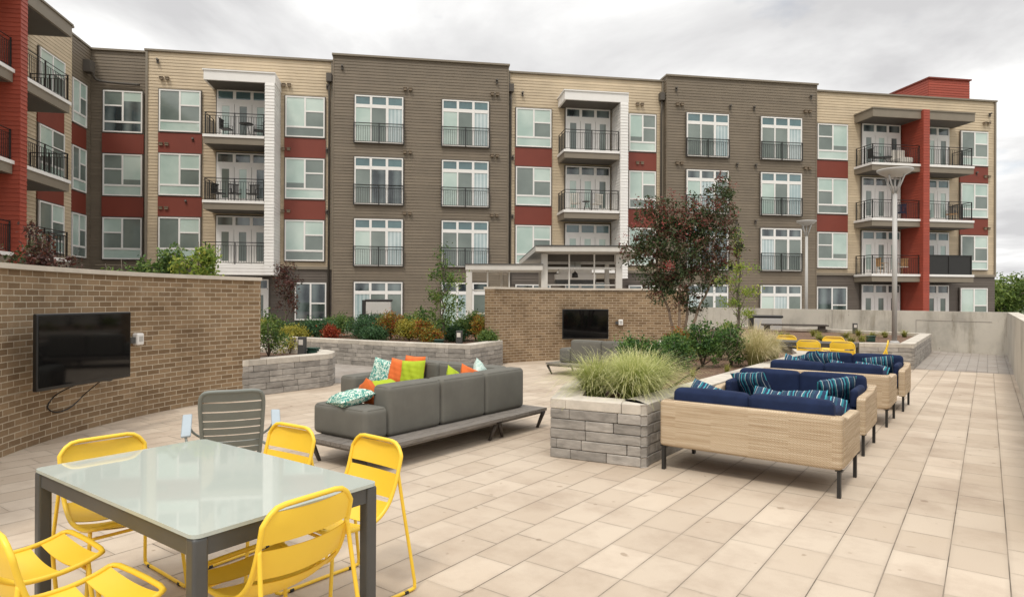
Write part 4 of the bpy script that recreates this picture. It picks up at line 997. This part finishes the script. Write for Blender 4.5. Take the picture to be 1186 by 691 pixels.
# ------------------------------------------------------------------ wicker sofas
def wicker(label, loc, rotz, group):
    """origin under the middle of the back; the back runs along x, the sofa faces +y"""
    o = thing('wicker_sofa', label, 'sofa', (loc[0], loc[1], 0), rotz, group); h = .785; D = .86
    mb = MB(); mb.rbox(-h, h, -.04, .06, .225, .66, .035); mb.build('back_panel', M['wicker'], o, weld=True)
    for sx in (-1, 1):
        # arm panel with a top that dips towards the front in a soft curve
        prof = [(.061, .225), (D, .225), (D, .575), (D-.02, .6), (D-.08, .612), (.30, .612), (.18, .625), (.11, .65), (.061, .659)]
        mb = MB(); x0, x1 = sorted((sx*h, sx*(h-.085)))
        a_ = [mb.av((x0, y, z)) for y, z in prof]; b2 = [mb.av((x1, y, z)) for y, z in prof]
        mb.face(a_[::-1] if 1 else a_); mb.face(b2)
        for i in range(len(prof)): j = (i+1) % len(prof); mb.face((a_[i], a_[j], b2[j], b2[i]))
        p_ = mb.build('arm_panel', M['wicker'], o); bv = p_.modifiers.new('bevel', 'BEVEL'); bv.width = .022; bv.segments = 3; bv.limit_method = 'ANGLE'
    mb = MB(); mb.rbox(-h+.09, h-.09, .065, D-.02, .225, .33, .015); mb.build('seat_base', M['wicker'], o)
    for x0, x1 in ((-h+.095, -.004), (.004, h-.095)):
        mb = MB(); mb.rbox(x0, x1, .20, D, .332, .47, .045, .012); mb.build('seat_cushion', M['navy'], o, weld=True)
        mb = MB(); mb.rbox(x0, x1, .065, .215, .40, .765, .045, .012); mb.build('back_cushion', M['navy'], o, weld=True)
    for sx in (-1, 1):
        mb = MB(); x0, x1 = sorted((sx*(h-.09), sx*(h-.165))); mb.rbox(x0, x1, .22, D-.12, .47, .672, .03, .006); mb.build('arm_cushion', M['navy'], o, weld=True)
    for sx in (-1, 1):
        for y in (-.01, D-.09):
            mb = MB(); x = sx*(h-.03); mb.box(x-.014, x+.014, y-.01, y+.035, 0, .219); mb.box(x-.028, x+.028, y-.018, y+.05, .2191, .2249); mb.build('leg', M['black'], o)
    return o
gW = 'wicker sofas in two facing pairs'
W1 = wicker('nearest wicker sofa with navy cushions, its woven back to the viewer beside the block planter', (2.06, 5.72), A2, gW)
W2 = dup(W1, (3.50, 7.79, 0), A2+math.pi, 'second wicker sofa with navy cushions, facing the nearest one', gW)
W3 = dup(W1, (4.17, 8.70, 0), A2, 'third wicker sofa from the viewer, its back turned, right behind the second sofa', gW)
W4 = dup(W1, (5.55, 10.50, 0), A2+math.pi, 'farthest wicker sofa with navy cushions, in front of the yellow chairs and dark table', gW)
def on(o, x, y, z): return Matrix.Translation(o.location) @ Matrix.Rotation(o.rotation_euler.z, 4, 'Z') @ Vector((x, y, z))
gp = 'striped pillows on the wicker sofas'
def sp(o, x, y, z, rx, ry, rz, label, s=.45): return pillow('striped_pillow', label, 'stripe', on(o, x, y, z), (R(rx), R(ry), o.rotation_euler.z+R(rz)), s, .16)
sp(W1, -.50, .42, .615, -50, 20, 5, 'teal and navy striped pillow slumped at the left end of the nearest wicker sofa', .42)
sp(W1, .10, .50, .60, -48, 12, 5, 'striped pillow rising behind the nearest sofa back, leftmost of three', .42)
sp(W1, .36, .48, .615, -40, -6, -8, 'striped pillow behind the nearest sofa back, middle of three', .42)
sp(W1, .52, .50, .60, -50, 8, 12, 'striped pillow lying low behind the nearest sofa back, rightmost of three', .42)
sp(W2, .47, .40, .585, -38, 6, -8, 'upright striped pillow at the left end of the second wicker sofa', .42)
sp(W2, -.43, .43, .59, -38, 10, 28, 'upright striped pillow against the right arm of the second wicker sofa', .42)
sp(W3, -.42, .42, .61, -42, 25, 20, 'striped pillow poking up at the left of the third wicker sofa back', .42)
sp(W3, .50, .48, .60, -50, 8, 0, 'striped pillow lying behind the third sofa back near its right arm', .42)
sp(W3, .18, .46, .59, -48, 14, 5, 'striped pillow half hidden behind the middle of the third sofa back', .42)
sp(W4, .32, .38, .60, -32, 8, -5, 'striped pillow leaning left of the middle on the farthest wicker sofa', .42)
sp(W4, .54, .42, .585, -32, 18, -20, 'striped pillow in the left corner of the farthest wicker sofa', .42)
sp(W4, -.40, .40, .58, -32, 8, 8, 'striped pillow slumped at the right of the farthest wicker sofa', .42)

# ------------------------------------------------------------------ pool pavilion behind the far brick wall
pv = thing('pavilion', 'white open pavilion with flat roofs and slim posts behind the far brick wall', 'pavilion', (0, 22, 0))
mb = MB(); f_ = [(.80, 0, 3.42), (4.6, 0, 3.42), (4.3, 4.2, 3.16), (.28, 4.2, 3.16)]
for dz, nm in ((0, 1),):
    t_ = [mb.av((x, y, z)) for x, y, z in f_]; u_ = [mb.av((x, y, z-.17)) for x, y, z in f_]
    mb.face(t_); mb.face(u_[::-1])
    for i in range(4): j = (i+1) % 4; mb.face((u_[i], u_[j], t_[j], t_[i]))
mb.build('upper_roof', M['offwhite'], pv)
mb = MB()
t_ = [mb.av((x, y+(-.03 if y == 0 else .03), z+.04)) for x, y, z in f_]; u_ = [mb.av((x, y+(-.03 if y == 0 else .03), z+.005)) for x, y, z in f_]
mb.face(t_); mb.face(u_[::-1]); [mb.face((u_[i], u_[(i+1) % 4], t_[(i+1) % 4], t_[i])) for i in range(4)]
mb.build('roof_edge', M['dgrey'], pv)
mb = MB(); mb.box(-1.6, 1.05, .2, 2.4, 2.62, 2.8); mb.build('lower_roof', M['offwhite'], pv)
mb = MB(); mb.box(-1.62, 1.07, .17, 2.43, 2.801, 2.83); mb.build('roof_edge', M['dgrey'], pv)
for x, y, t_, z in ((-1.48, .35, .10, 2.62), (1.12, .5, .11, 3.2), (3.70, .5, .11, 3.2), (1.12, 3.3, .08, 3.0), (3.70, 3.3, .08, 3.0), (-.4, 2.2, .05, 2.62)):
    mb = MB(); mb.box(x-t_, x+t_, y-t_, y+t_, -.2, z); mb.build('post', M['offwhite'], pv)
for x, z in ((1.98, 3.2), (2.85, 3.2), (-.85, 2.62), (-.1, 2.62)):
    mb = MB(); mb.box(x-.025, x+.025, .45, .5, 0, z); mb.build('mullion', M['offwhite'], pv)
for b6 in ((1.23, 3.59, .46, .52, 2.66, 2.74), (1.23, 3.59, .46, .52, 2.1, 2.14), (-1.38, -.1, .46, .5, 1.9, 1.95), (-1.38, -.1, .46, .5, 1.1, 1.15)): mb = MB(); mb.box(*b6); mb.build('rail', M['offwhite'], pv)
for b6 in ((1.2, 3.6, .8, .9, 2.95, 3.2), (1.0, 4.1, 3.35, 3.45, 2.8, 3.0)): mb = MB(); mb.box(*b6); mb.build('beam', M['soffit'], pv)
g = thing('range_hood', 'white and steel hood hanging above the counter inside the pavilion', 'hood', (2.35, 24.2, 0))
mb = MB(); mb.prism([(-.75, -.3), (.75, -.3), (.75, .3), (-.75, .3)], 2.35, 2.55); mb.prism([(-.6, -.25), (.6, -.25), (.6, .25), (-.6, .25)], 2.551, 2.75); mb.build('canopy', M['white'], g)
mb = MB(); mb.box(-.75, .75, -.28, .28, 2.2, 2.349); mb.build('filter', M['dgrey'], g)
mb = MB(); mb.box(-.2, .2, -.15, .15, 2.751, 3.02); mb.build('duct', M['steel'], g)
g = thing('kitchen_counter', 'dark outdoor kitchen counter under the pavilion roof', 'counter', (2.4, 24.2, 0))
mb = MB(); mb.box(-1.1, 1.1, -.3, .3, 0, .9); mb.build('cabinet', M['base_grey'], g); mb = MB(); mb.box(-1.15, 1.15, -.34, .34, .901, .95); mb.build('countertop', M['conc'], g); mb = MB(); mb.box(-1.1, 1.1, .31, .36, .96, 2.05); mb.build('backsplash', M['brick'], g)
g = thing('pendant_lantern', 'small black lantern hanging in the middle of the pavilion', 'lantern', (2.25, 23.2, 2.42))
mb = MB(); mb.tube([(0, 0, .2), (0, 0, .72)], .008, 5); mb.build('cord', M['black'], g)
mb = MB(); mb.lathe([(.02, .2), (.1, .12), (.12, 0), (.1, -.02), (.02, -.02)], seg=10); mb.build('shade', M['black'], g)

# ------------------------------------------------------------------ grill, picnic table by the back wall
g = thing('picnic_table', 'long weathered dark table in front of the far concrete wall', 'table', (10.1, 23.2, 0), R(-20))
mb = MB()
for i in range(6): mb.box(-1.1, 1.1, -.36+i*.12, -.25+i*.12, .72, .765)
mb.build('tabletop', M['darkleg'], g)
mb = MB(); mb.box(-1.0, -.8, -.3, .3, 0, .719); mb.build('leg', M['darkleg'], g); mb = MB(); mb.box(.8, 1.0, -.3, .3, 0, .719); mb.build('leg', M['darkleg'], g)
for y in (-.7, .7):
    mb = MB(); mb.box(-1.1, 1.1, y-.14, y+.14, .42, .46); mb.box(-.9, -.82, y-.1, y+.1, 0, .419); mb.box(.82, .9, y-.1, y+.1, 0, .419); mb.build('bench', M['darkleg'], g)
gb_ = g = thing('barbecue_grill', 'pale grill with dark flat lid left of the long weathered table', 'grill', (9.75, 24.9, 0), R(-15))
mb = MB(); mb.rbox(-.45, .55, -.28, .28, .45, .95, .03); mb.build('body', M['lampgrey'], g)
mb = MB(); mb.rbox(-.6, -.452, -.28, .28, .3, 1.02, .03); mb.build('side_panel', M['black'], g)
mb = MB(); mb.rbox(-.5, .6, -.3, .3, .951, 1.05, .04); mb.build('lid', M['black'], g)
for x in (-.4, .5):
    mb = MB(); mb.box(x-.03, x+.03, -.2, .2, 0, .449); mb.build('leg', M['black'], g)

dup(gb_, (-5.5, 26.5, .55), R(8), 'closed grill in front of the taupe wall beyond the long planter')
# ------------------------------------------------------------------ lamps, bollards, boxes
def lamp(label, x, y, zb, zt, s=1.0):
    o = thing('street_lamp', label, 'street lamp', (x, y, zb)); H_ = zt-zb
    mb = MB(); mb.tube([(0, 0, 0), (0, 0, H_-.62)], [.065, .055], 14); mb.lathe([(.01, 0), (.12, 0), (.12, .03), (.08, .06), (.01, .06)], seg=14); mb.build('pole', M['lampgrey'], o)
    mb = MB()
    for k in range(4):
        a_ = k*math.pi/2+.5; mb.tube([(.03*math.cos(a_), .03*math.sin(a_), H_-.66), (.26*s*math.cos(a_), .26*s*math.sin(a_), H_-.16)], .02, 6)
    mb.tube([(0, 0, H_-.64), (0, 0, H_-.16)], .022, 6)
    mb.build('bracket', M['lampgrey'], o)
    mb = MB(); mb.lathe([(.01, H_-.2), (.2*s, H_-.18), (.36*s, H_-.09), (.43*s, H_-.03), (.43*s, H_), (.3*s, H_+.015), (.01, H_+.02)], seg=28); mb.build('lamp_head', M['lampgrey'], o)
lamp('tall grey street lamp with dish head in the right planter, the larger of two', 10.1, 17.1, .5, 5.07)
lamp('grey street lamp with dish head by the far concrete wall, the smaller of two', 11.95, 26.3, -.0, 4.85, .88)
def bollard(label, x, y, z, h=.38):
    o = thing('bollard_light', label, 'bollard', (x, y, z), R(-12))
    mb = MB(); mb.rbox(-.07, .07, -.05, .05, 0, h, .008); mb.build('post', M['dgrey'], o)
    mb = MB(); mb.box(-.045, .045, -.056, -.049, h-.15, h-.05); mb.build('lens', M['cushw'], o)
bollard('charcoal bollard light in the small planter at the end of the curved brick wall', -3.98, 12.3, .5)
bollard('charcoal bollard light in the long shrub planter left of the far brick wall', -1.22, 15.05, .5)
bollard('black bollard light in the right planter in front of the concrete wall', 11.6, 21.9, .5, .36)
bollard('small charcoal bollard light among the juniper at the back of the long planter', -6.8, 19.6, .5, .3)
def gbox(label, x, y, z):
    o = thing('utility_box', label, 'utility box', (x, y, z), R(-12)); mb = MB(); mb.rbox(-.1, .1, -.07, .07, 0, .13, .02); mb.build('body', M['greenbox'], o); mb = MB(); mb.rbox(-.115, .115, -.085, .085, .131, .17, .015); mb.build('lid', M['greenbox'], o)
gbox('small dark green utility box beside the bollard in the small left planter', -3.82, 12.45, .5)
gbox('dark green utility box in the long shrub planter left of its bollard', -1.7, 15.15, .5)
gbox('dark green utility box on the mulch beside the tall street lamp', 9.75, 17.6, .5)

# ------------------------------------------------------------------ vegetation
rg = np.random.default_rng(5)
def leaves_mesh(name, pts, size, mat, parent=None, tint=None, asp=.5, loc=None, up=.0):
    n = len(pts); d = rg.normal(size=(n, 3)); d[:, 2] += up; d /= np.linalg.norm(d, axis=1)[:, None]
    r_ = rg.normal(size=(n, 3)); s_ = np.cross(d, r_); s_ /= np.linalg.norm(s_, axis=1)[:, None]+1e-9
    nn = np.cross(d, s_)
    L = (size*(.6+.8*rg.random(n)))[:, None]
    a = pts-d*L*.5; c = pts+d*L*.5; fold = nn*L*.12
    b = pts+s_*L*asp*.5-fold; e = pts-s_*L*asp*.5-fold
    V = np.stack([a, b, c, e], 1).reshape(-1, 3)
    me = bpy.data.meshes.new(name); F_ = np.arange(4*n).reshape(n, 4)
    tri = np.concatenate([F_[:, [0, 1, 2]], F_[:, [0, 2, 3]]], 0)
    me.vertices.add(4*n); me.vertices.foreach_set('co', V.ravel())
    me.loops.add(tri.size); me.loops.foreach_set('vertex_index', tri.ravel().astype(np.int32))
    me.polygons.add(len(tri)); me.polygons.foreach_set('loop_start', np.arange(0, tri.size, 3, dtype=np.int32))
    try: me.polygons.foreach_set('loop_total', np.full(len(tri), 3, dtype=np.int32))
    except Exception: pass
    me.materials.append(mat); t_ = rg.random(n) if tint is None else tint
    at = me.attributes.new('tint', 'FLOAT', 'POINT'); at.data.foreach_set('value', np.repeat(np.clip(t_, 0, 1), 4).astype(np.float32))
    me.update(calc_edges=True)
    o = bpy.data.objects.new(name, me); C.objects.link(o)
    if parent: o.parent = parent
    if loc: o.location = loc
    return o
def clumped(blobs, nclump, per, spread, shell=.55):
    """clump centres towards the outside of each ellipsoid, leaves scattered round each centre"""
    P_, T_ = [], []
    vol = np.array([b[3]*b[4]*b[5] if len(b) > 4 else b[3]**3 for b in blobs])**.75; vol = vol/vol.sum()
    for b, f_ in zip(blobs, vol):
        k = max(1, int(nclump*f_)); d = rg.normal(size=(k, 3)); d /= np.linalg.norm(d, axis=1)[:, None]
        rr = (shell+(1-shell)*rg.random(k)**.7)*(.85+.3*rg.random(k)); rad = np.array(b[3:6] if len(b) > 4 else [b[3]]*3)
        cc = np.array(b[:3])+d*rr[:, None]*rad
        ct = rg.random(k)
        for c_1, t_ in zip(cc, ct):
            m_ = rg.poisson(per)+2
            P_.append(c_1+rg.normal(size=(m_, 3))*spread*(.6+.8*rg.random())); T_.append(np.clip(t_*.75+rg.normal(size=m_)*.16+.12, 0, 1))
    return np.concatenate(P_), np.concatenate(T_)
def limb(mb, p, q_, r0, r1, wob=.05, n=6):
    p, q_ = Vector(p), Vector(q_); pts = []
    for i in range(n+1):
        t = i/n; w_ = math.sin(t*math.pi)*wob; pts.append(p.lerp(q_, t)+Vector((rnd.uniform(-w_, w_), rnd.uniform(-w_, w_), 0)))
    mb.tube(pts, [r0+(r1-r0)*i/n for i in range(n+1)], 7); return pts
# crape myrtle
ct = thing('crape_myrtle', 'multi-stemmed crape myrtle with dark plum green leaves and red blossom tips in the central planter', 'tree', (3.42, 13.1, .48))
blobs = [(0, 0, 2.2, .8, .7, .6), (-.55, 0, 2.45, .55, .5, .5), (.55, .1, 2.5, .6, .5, .6), (-.1, 0, 2.85, .65, .55, .45), (.75, 0, 3.0, .4, .4, .5), (-.75, 0, 1.95, .45, .4, .4), (.1, 0, 1.5, .65, .5, .4), (.6, 0, 1.75, .5, .4, .45), (-.4, 0, 1.35, .42, .35, .3), (.2, 0, 1.05, .38, .3, .25), (.95, 0, 2.3, .3, .3, .35), (-1.08, 0, 2.15, .24, .2, .22), (-.65, 0, 2.95, .32, .3, .3), (.9, 0, 3.45, .2, .2, .3), (.25, 0, 2.6, .5, .5, .5), (-.25, 0, 1.8, .5, .45, .4)]
tips = []
for i, (bx_, by, bz) in enumerate(((-.16, .05, .0), (-.03, -.05, 0), (.12, .08, 0), (.24, 0, 0))):
    mb = MB(); tx, ty = (-.45, -.1, .2, .6)[i], (.1, -.15, .2, -.05)[i]
    p1 = limb(mb, (bx_*.35, by*.5, 0), (bx_+tx*.15, by, .9), .035, .026, .03)
    p2 = limb(mb, p1[-1], (bx_+tx*.7, ty, 1.8), .026, .017, .06); p3 = limb(mb, p2[-1], (tx*1.1, ty, 2.9), .017, .006, .08)
    for k in range(7):
        st = (p2+p3)[rnd.randrange(3, 12)]; e_ = st+Vector((rnd.uniform(-.5, .5), rnd.uniform(-.4, .4), rnd.uniform(.2, .7))); limb(mb, st, e_, .010, .004, .05, 4)
    mb.build('trunk', M['bark'], ct)
P_, T_ = clumped(blobs, 620, 28, .055, .25); leaves_mesh('crown', P_, .060, M['l_crape'], ct, T_)
bl = [(b[0], b[1], b[2]+b[5]*.55, b[3]*.95, b[4]*.9, b[5]*.55) for b in blobs if b[2] > 2.0]
P_, T_ = clumped(bl, 95, 14, .06, .75); leaves_mesh('blossom', P_, .035, M['l_crape_fl'], ct, T_)
P_, T_ = clumped([(-.36, -.55, 1.78, .05)], 3, 40, .04); leaves_mesh('blossom', P_, .04, M['l_crape_fl'], ct, T_)
def tree(name, label, loc, h, blobs, mat, bark, nc, per, size, spread, r=.03, z0=.0, shell=.3):
    t = thing(name, label, 'tree', loc); mb = MB(); tr = limb(mb, (0, 0, z0), (0, 0, h*.9), r, r*.25, .05, 10)
    for b in blobs:
        st = tr[max(1, min(8, int((b[2]-.35)/h*10)))]
        for k in range(2): limb(mb, st, Vector(b[:3])+Vector((rnd.uniform(-.5, .5), rnd.uniform(-.5, .5), rnd.uniform(-.2, .5)))*b[3], r*.3, r*.1, .04, 4)
    mb.build('trunk', M[bark], t)
    P_, T_ = clumped(blobs, nc, per, spread, shell); leaves_mesh('crown', P_, size, M[mat], t, T_); return t
tree('young_tree', 'slender bright green young tree in the long planter left of the far brick wall', (-1.72, 16.3, .5), 2.5,
     [(0, 0, 2.2, .18, .18, .3), (-.15, 0, 1.75, .25, .25, .2), (.25, 0, 1.6, .3, .3, .2), (-.1, 0, 1.2, .35, .3, .22), (.2, 0, .9, .35, .3, .22), (-.4, 0, .75, .3, .25, .12), (.05, 0, .55, .3, .3, .2)], 'l_mid', 'gbark', 110, 18, .07, .07)
tree('young_tree', 'thin young tree with feathery yellow-green leaves right of the crape myrtle', (6.4, 18.3, .4), 3.2,
     [(0, 0, 3.0, .15, .15, .25), (-.1, 0, 2.6, .25, .25, .1), (.1, 0, 2.15, .45, .4, .12), (-.3, 0, 1.75, .4, .4, .1), (.25, 0, 1.5, .45, .4, .12), (-.15, 0, 1.15, .4, .4, .1), (.2, 0, .85, .35, .35, .1), (-.2, 0, .5, .35, .3, .12)], 'l_light', 'gbark', 130, 14, .07, .07, .045)
tree('young_tree', 'small dark maroon tree against the building at the end of the curved brick wall', (-7.2, 20.6, .5), 2.3,
     [(0, 0, 2.0, .3, .3, .3), (-.1, 0, 1.5, .4, .4, .35), (.15, 0, 1.0, .4, .4, .3), (.25, 0, 1.7, .3, .3, .25), (-.2, 0, 1.9, .2, .2, .35)], 'l_maroon', 'gbark', 85, 16, .075, .08, .04)
def shrub(name, label, loc, r, h, mat, nc=60, per=22, size=.05, spread=.05, shell=.4, group=None, lobes=5):
    t = thing(name, label, 'shrub', loc, 0, group); b = []
    for k in range(lobes):
        a_ = 2*math.pi*k/lobes+rnd.random(); b.append((math.cos(a_)*r*.45, math.sin(a_)*r*.45, h*(.42+.25*rnd.random()), r*.55, r*.55, h*.38))
    b.append((0, 0, h*.6, r*.6, r*.6, h*.42))
    mb = MB()
    for k in range(7): a_ = rnd.random()*6.28; mb.tube([(0, 0, 0), (math.cos(a_)*r*.3, math.sin(a_)*r*.3, h*.4), (math.cos(a_)*r*.6, math.sin(a_)*r*.6, h*.8)], [.012, .008, .004], 5)
    mb.build('stem', M['gbark'], t)
    P_, T_ = clumped(b, nc, per, spread, shell); P_ = P_[P_[:, 2] > .01]; leaves_mesh('foliage', P_, size, M[mat], t, T_[:len(P_)]); return t
gS = 'green shrubs in the central planter'
for x, y, r_, h_, lb, mt in ((1.78, 9.2, .33, .56, 'round dark green shrub just behind the feather grass, left one', 'l_dark'), (2.14, 9.45, .28, .5, 'small dark green shrub between the left and middle shrubs behind the grass', 'l_dark'),
                        (2.58, 10.1, .27, .58, 'glossy green shrub below the crape myrtle trunks', 'l_dark'), (3.14, 10.65, .32, .80, 'tall dark shrub left of the tan feather grass', 'l_dark'), (3.66, 10.8, .28, .74, 'dark shrub touching the tan feather grass', 'l_dark'),
                        (2.95, 11.75, .26, .5, 'green shrub close behind the crape myrtle trunks, left side', 'l_mid'), (3.9, 12.1, .36, .6, 'green shrub behind the tan feather grass', 'l_mid'), (3.2, 12.0, .3, .62, 'dry reddish shrub beside the crape myrtle trunks', 'l_redgold')):
    shrub('shrub', lb, (x, y, .5), r_, h_, mt, int(95*r_/.35), 30, .045, .045)
# shrubs behind the near curved wall
def openshrub(label, loc, r, h, mat, nc, size=.07):
    t = thing('shrub', label, 'shrub', loc); mb = MB(); cc = []
    for k in range(10):
        a_ = rnd.random()*6.28; rr = r*rnd.uniform(.2, 1); hh = h*rnd.uniform(.65, 1); e_ = Vector((math.cos(a_)*rr, math.sin(a_)*rr*.6, hh))
        pts = [Vector((0, 0, 0)), Vector((e_.x*.5, e_.y*.5, hh*.55)), e_]; mb.tube(pts, [.014, .009, .004], 5)
        for q_ in range(12): t0 = rnd.uniform(.45, 1.0); c_2 = pts[0].lerp(e_, t0) if t0 < .5 else pts[1].lerp(e_, (t0-.5)*2); cc.append((c_2.x, c_2.y, c_2.z, .09))
    mb.build('stem', M['gbark'], t); P_, T_ = clumped(cc, nc, 14, .055, .2); leaves_mesh('foliage', P_, size, M[mat], t, T_); return t
openshrub('loose light green shrub rising above the curved brick wall, rightmost of its group', (-5.15, 10.6, .5), .42, 2.12, 'l_light', 240)
openshrub('leafy green shrub in the middle of the group behind the curved brick wall', (-5.75, 10.7, .5), .45, 2.0, 'l_mid', 240)
openshrub('green shrub with scattered leaves left in the group behind the curved brick wall', (-6.35, 10.7, .5), .4, 1.85, 'l_mid', 190)
openshrub('dark reddish green shrub over the curved brick wall at the left edge', (-6.05, 8.35, .5), .5, 2.0, 'l_maroon', 300, .055)
openshrub('second dark green shrub with rosy tips at the left edge over the curved wall', (-6.5, 8.6, .5), .45, 1.95, 'l_crape', 300, .055)
# small left planter and long planter
shrub('shrub', 'green shrub right at the end of the curved brick wall', (-4.62, 12.3, .5), .42, .8, 'l_mid', 90, 22, .05)
shrub('shrub', 'wispy low shrub behind the bollard in the small planter', (-4.45, 13.0, .5), .22, .4, 'l_gold', 25, 16, .045)
pl = [(-8.4, 19.3, .5, .65, 'l_gold', 'yellow-green hedge clump at the far left of the long planter'), (-7.4, 19.0, .55, .6, 'l_gold', 'golden green hedge clump beside the small maroon tree'), (-6.5, 18.4, .6, .5, 'l_juniper', 'spreading juniper at the left of the long planter'),
      (-5.9, 17.6, .4, .38, 'l_gold', 'low yellow-green shrub at the front left of the long planter'), (-6.9, 18.0, .35, .35, 'l_mid', 'low green shrub at the far left front of the long planter'), (-3.6, 16.9, .38, .42, 'l_juniper', 'low juniper in front of the bronze shrub'), (-5.1, 18.9, .6, .75, 'l_mid', 'green shrub at the back behind the junipers'), (-4.2, 19.2, .55, .8, 'l_juniper', 'tall juniper at the back behind the golden shrub'),
      (-2.9, 18.9, .55, .8, 'l_mid', 'green shrub at the back behind the nandina'), (-1.55, 16.9, .35, .5, 'l_juniper', 'low juniper at the foot of the young tree'), (-.6, 15.9, .2, .34, 'l_mid', 'tiny green shrub at the right end of the long planter'),
      (-5.5, 18.2, .65, .62, 'l_juniper', 'spreading blue-green juniper left of the scarlet shrub'), (-4.85, 17.35, .17, .40, 'l_red', 'small scarlet shrub near the front of the long planter'), (-4.1, 18.1, .6, .62, 'l_juniper', 'dark juniper right of the scarlet shrub'),
      (-3.3, 17.7, .42, .85, 'l_redgold', 'bronze and green shrub right of the junipers'), (-2.75, 17.3, .32, .62, 'l_gold', 'golden shrub left of the red nandina'), (-2.25, 16.8, .26, .62, 'l_redgold', 'red and orange nandina left of the young tree'),
      (-1.3, 17.6, .35, .75, 'l_mid', 'green shrub right of the young tree'), (-.75, 16.5, .28, .8, 'l_redgold', 'orange red nandina close to the far brick wall'), (-.95, 17.1, .25, .95, 'l_mid', 'upright green shrub at the left end of the far brick wall'), (-2.1, 18.0, .4, .6, 'l_mid', 'low green shrub behind the young tree'), (-1.95, 15.9, .24, .4, 'l_redgold', 'low bronze shrub in front of the young tree')]
for x, y, r_, h_, mt, lb in pl: shrub('shrub', lb, (x, y, .5), r_, h_*.82, mt, int(110+170*r_), 24, .05, .06)
# feather grasses
def grass(name, label, loc, r, h, n, mat, wd=.0028, lean=1.0, group=None):
    V, T_, Fc = [], [], []
    tuf = [(rg.random()*6.283, rg.random()) for _ in range(max(6, n//45))]
    for i in range(n):
        ta, tl = tuf[rg.integers(len(tuf))]
        a_ = rg.random()*6.283; rr = r*.22*math.sqrt(rg.random()); bx_, by = rr*math.cos(a_), rr*math.sin(a_)
        a2 = ta+rg.normal()*.22; L = h*(.7+.75*rg.random()**1.5); out_r = lean*r*(.15+1.25*abs(tl+rg.normal()*.16)); tt = rg.random()
        sx_, sy_ = -math.sin(a2), math.cos(a2); m_ = 7; i0 = len(V)
        wx, wy = rg.normal()*.05, rg.normal()*.05; dr = .25+.55*min(1.5, out_r/r)*rg.random()
        for k in range(m_+1):
            t = k/m_; rad = out_r*(t**1.6); z = L*(t-dr*t**3)
            x, y = bx_+math.cos(a2)*rad+wx*t*t, by+math.sin(a2)*rad+wy*t*t; ww = wd*(1-t*.7)
            V += [(x-sx_*ww, y-sy_*ww, max(z, .01 if rad < r else -.05)), (x+sx_*ww, y+sy_*ww, max(z, .01 if rad < r else -.05))]; T_ += [min(1, .05+tt*.4+t*t*.6)]*2
            if k: j = i0+2*k; Fc.append((j-2, j-1, j+1, j))
    me = bpy.data.meshes.new(name); me.from_pydata(V, [], Fc); me.materials.append(M[mat]); at = me.attributes.new('tint', 'FLOAT', 'POINT'); at.data.foreach_set('value', np.array(T_, dtype=np.float32)); me.update()
    o = bpy.data.objects.new(name, me); C.objects.link(o); o.location = loc; return tag(o, label, 'grass clump', group, 'thing')
grass('feather_grass', 'left clump of green-gold feather grass spilling over the block planter edge', (.93, 7.25, .5), .52, .54, 1500, 'g_feather')
grass('feather_grass', 'big middle clump of feather grass at the front of the block planter', (1.30, 6.95, .5), .50, .59, 2100, 'g_feather')
grass('feather_grass', 'right clump of feather grass leaning towards the wicker sofa', (1.62, 7.55, .5), .52, .54, 1500, 'g_feather')
grass('feather_grass', 'feather grass clump behind the left one by the open mulch', (1.25, 7.75, .5), .42, .50, 900, 'g_feather')
grass('feather_grass', 'tan feather grass clump right of the dark shrubs', (4.05, 10.75, .5), .5, .68, 1300, 'g_tan')
grass('feather_grass', 'pale tan feather grass plume at the back of the central planter', (4.5, 12.0, .5), .5, .75, 1100, 'g_tan')
grass('feather_grass', 'rightmost tan feather grass clump by the farthest wicker sofas', (4.9, 12.15, .5), .42, .55, 900, 'g_tan')
tf = [(8.3, 17.3), (8.8, 18.6), (9.2, 17.0), (9.9, 19.2), (10.5, 18.9), (11.3, 19.6), (10.9, 20.4), (8.0, 19.4), (9.4, 20.2), (12.0, 19.8), (7.6, 17.8), (8.7, 16.6)]
wd_ = ['nearest the dining table', 'in the second row', 'at the planter front', 'behind the lamp', 'right of the lamp', 'near the right corner', 'below the concrete wall', 'at the left', 'near the bollard', 'in the far right corner', 'leftmost at the front', 'by the front coping']
for i, (x, y) in enumerate(tf):
    o = grass('grass_tuft', 'low yellow-green grass tuft in the right planter', (x, y, .5), .25, .26, 170, 'g_tuft', .006, 1.0, 'grass tufts in the right planter')
for i, (x, y) in enumerate(((2.0, 8.6), (2.6, 9.3), (3.3, 9.95), (2.3, 8.1))): grass('grass_tuft', 'thin sparse grass tuft on the open mulch behind the feather grass', (x, y, .5), .14, .16, 40, 'g_tuft', .004, 1.0, 'sparse tufts on the mulch')
# trees beyond the parapet
for x, y, h_, r_, lb in ((42, 56, 4.6, 3.4, 'bushy green tree beyond the building corner at the right edge, nearest one'), (50, 62, 5.0, 4.2, 'broad green tree at the right edge beyond the concrete parapet'), (58, 66, 5.0, 4.0, 'green tree farther right beyond the parapet'), (47, 70, 5.2, 4.5, 'low green tree behind the others beyond the parapet')):
    bs = [(rnd.uniform(-.6, .6)*r_, rnd.uniform(-.5, .5)*r_, h_*rnd.uniform(.35, .72), r_*.5, r_*.5, h_*.26) for _ in range(9)]
    t = thing('broadleaf_tree', lb, 'tree', (x, y, -.5)); mb = MB(); tr = limb(mb, (0, 0, 0), (0, 0, h_*.8), .25, .06, .2, 8)
    for b in bs: limb(mb, tr[3], b[:3], .09, .03, .2, 4)
    mb.build('trunk', M['gbark'], t); P_, T_ = clumped(bs, 420, 24, .28, .5); leaves_mesh('crown', P_, .26, M['far'], t, T_)
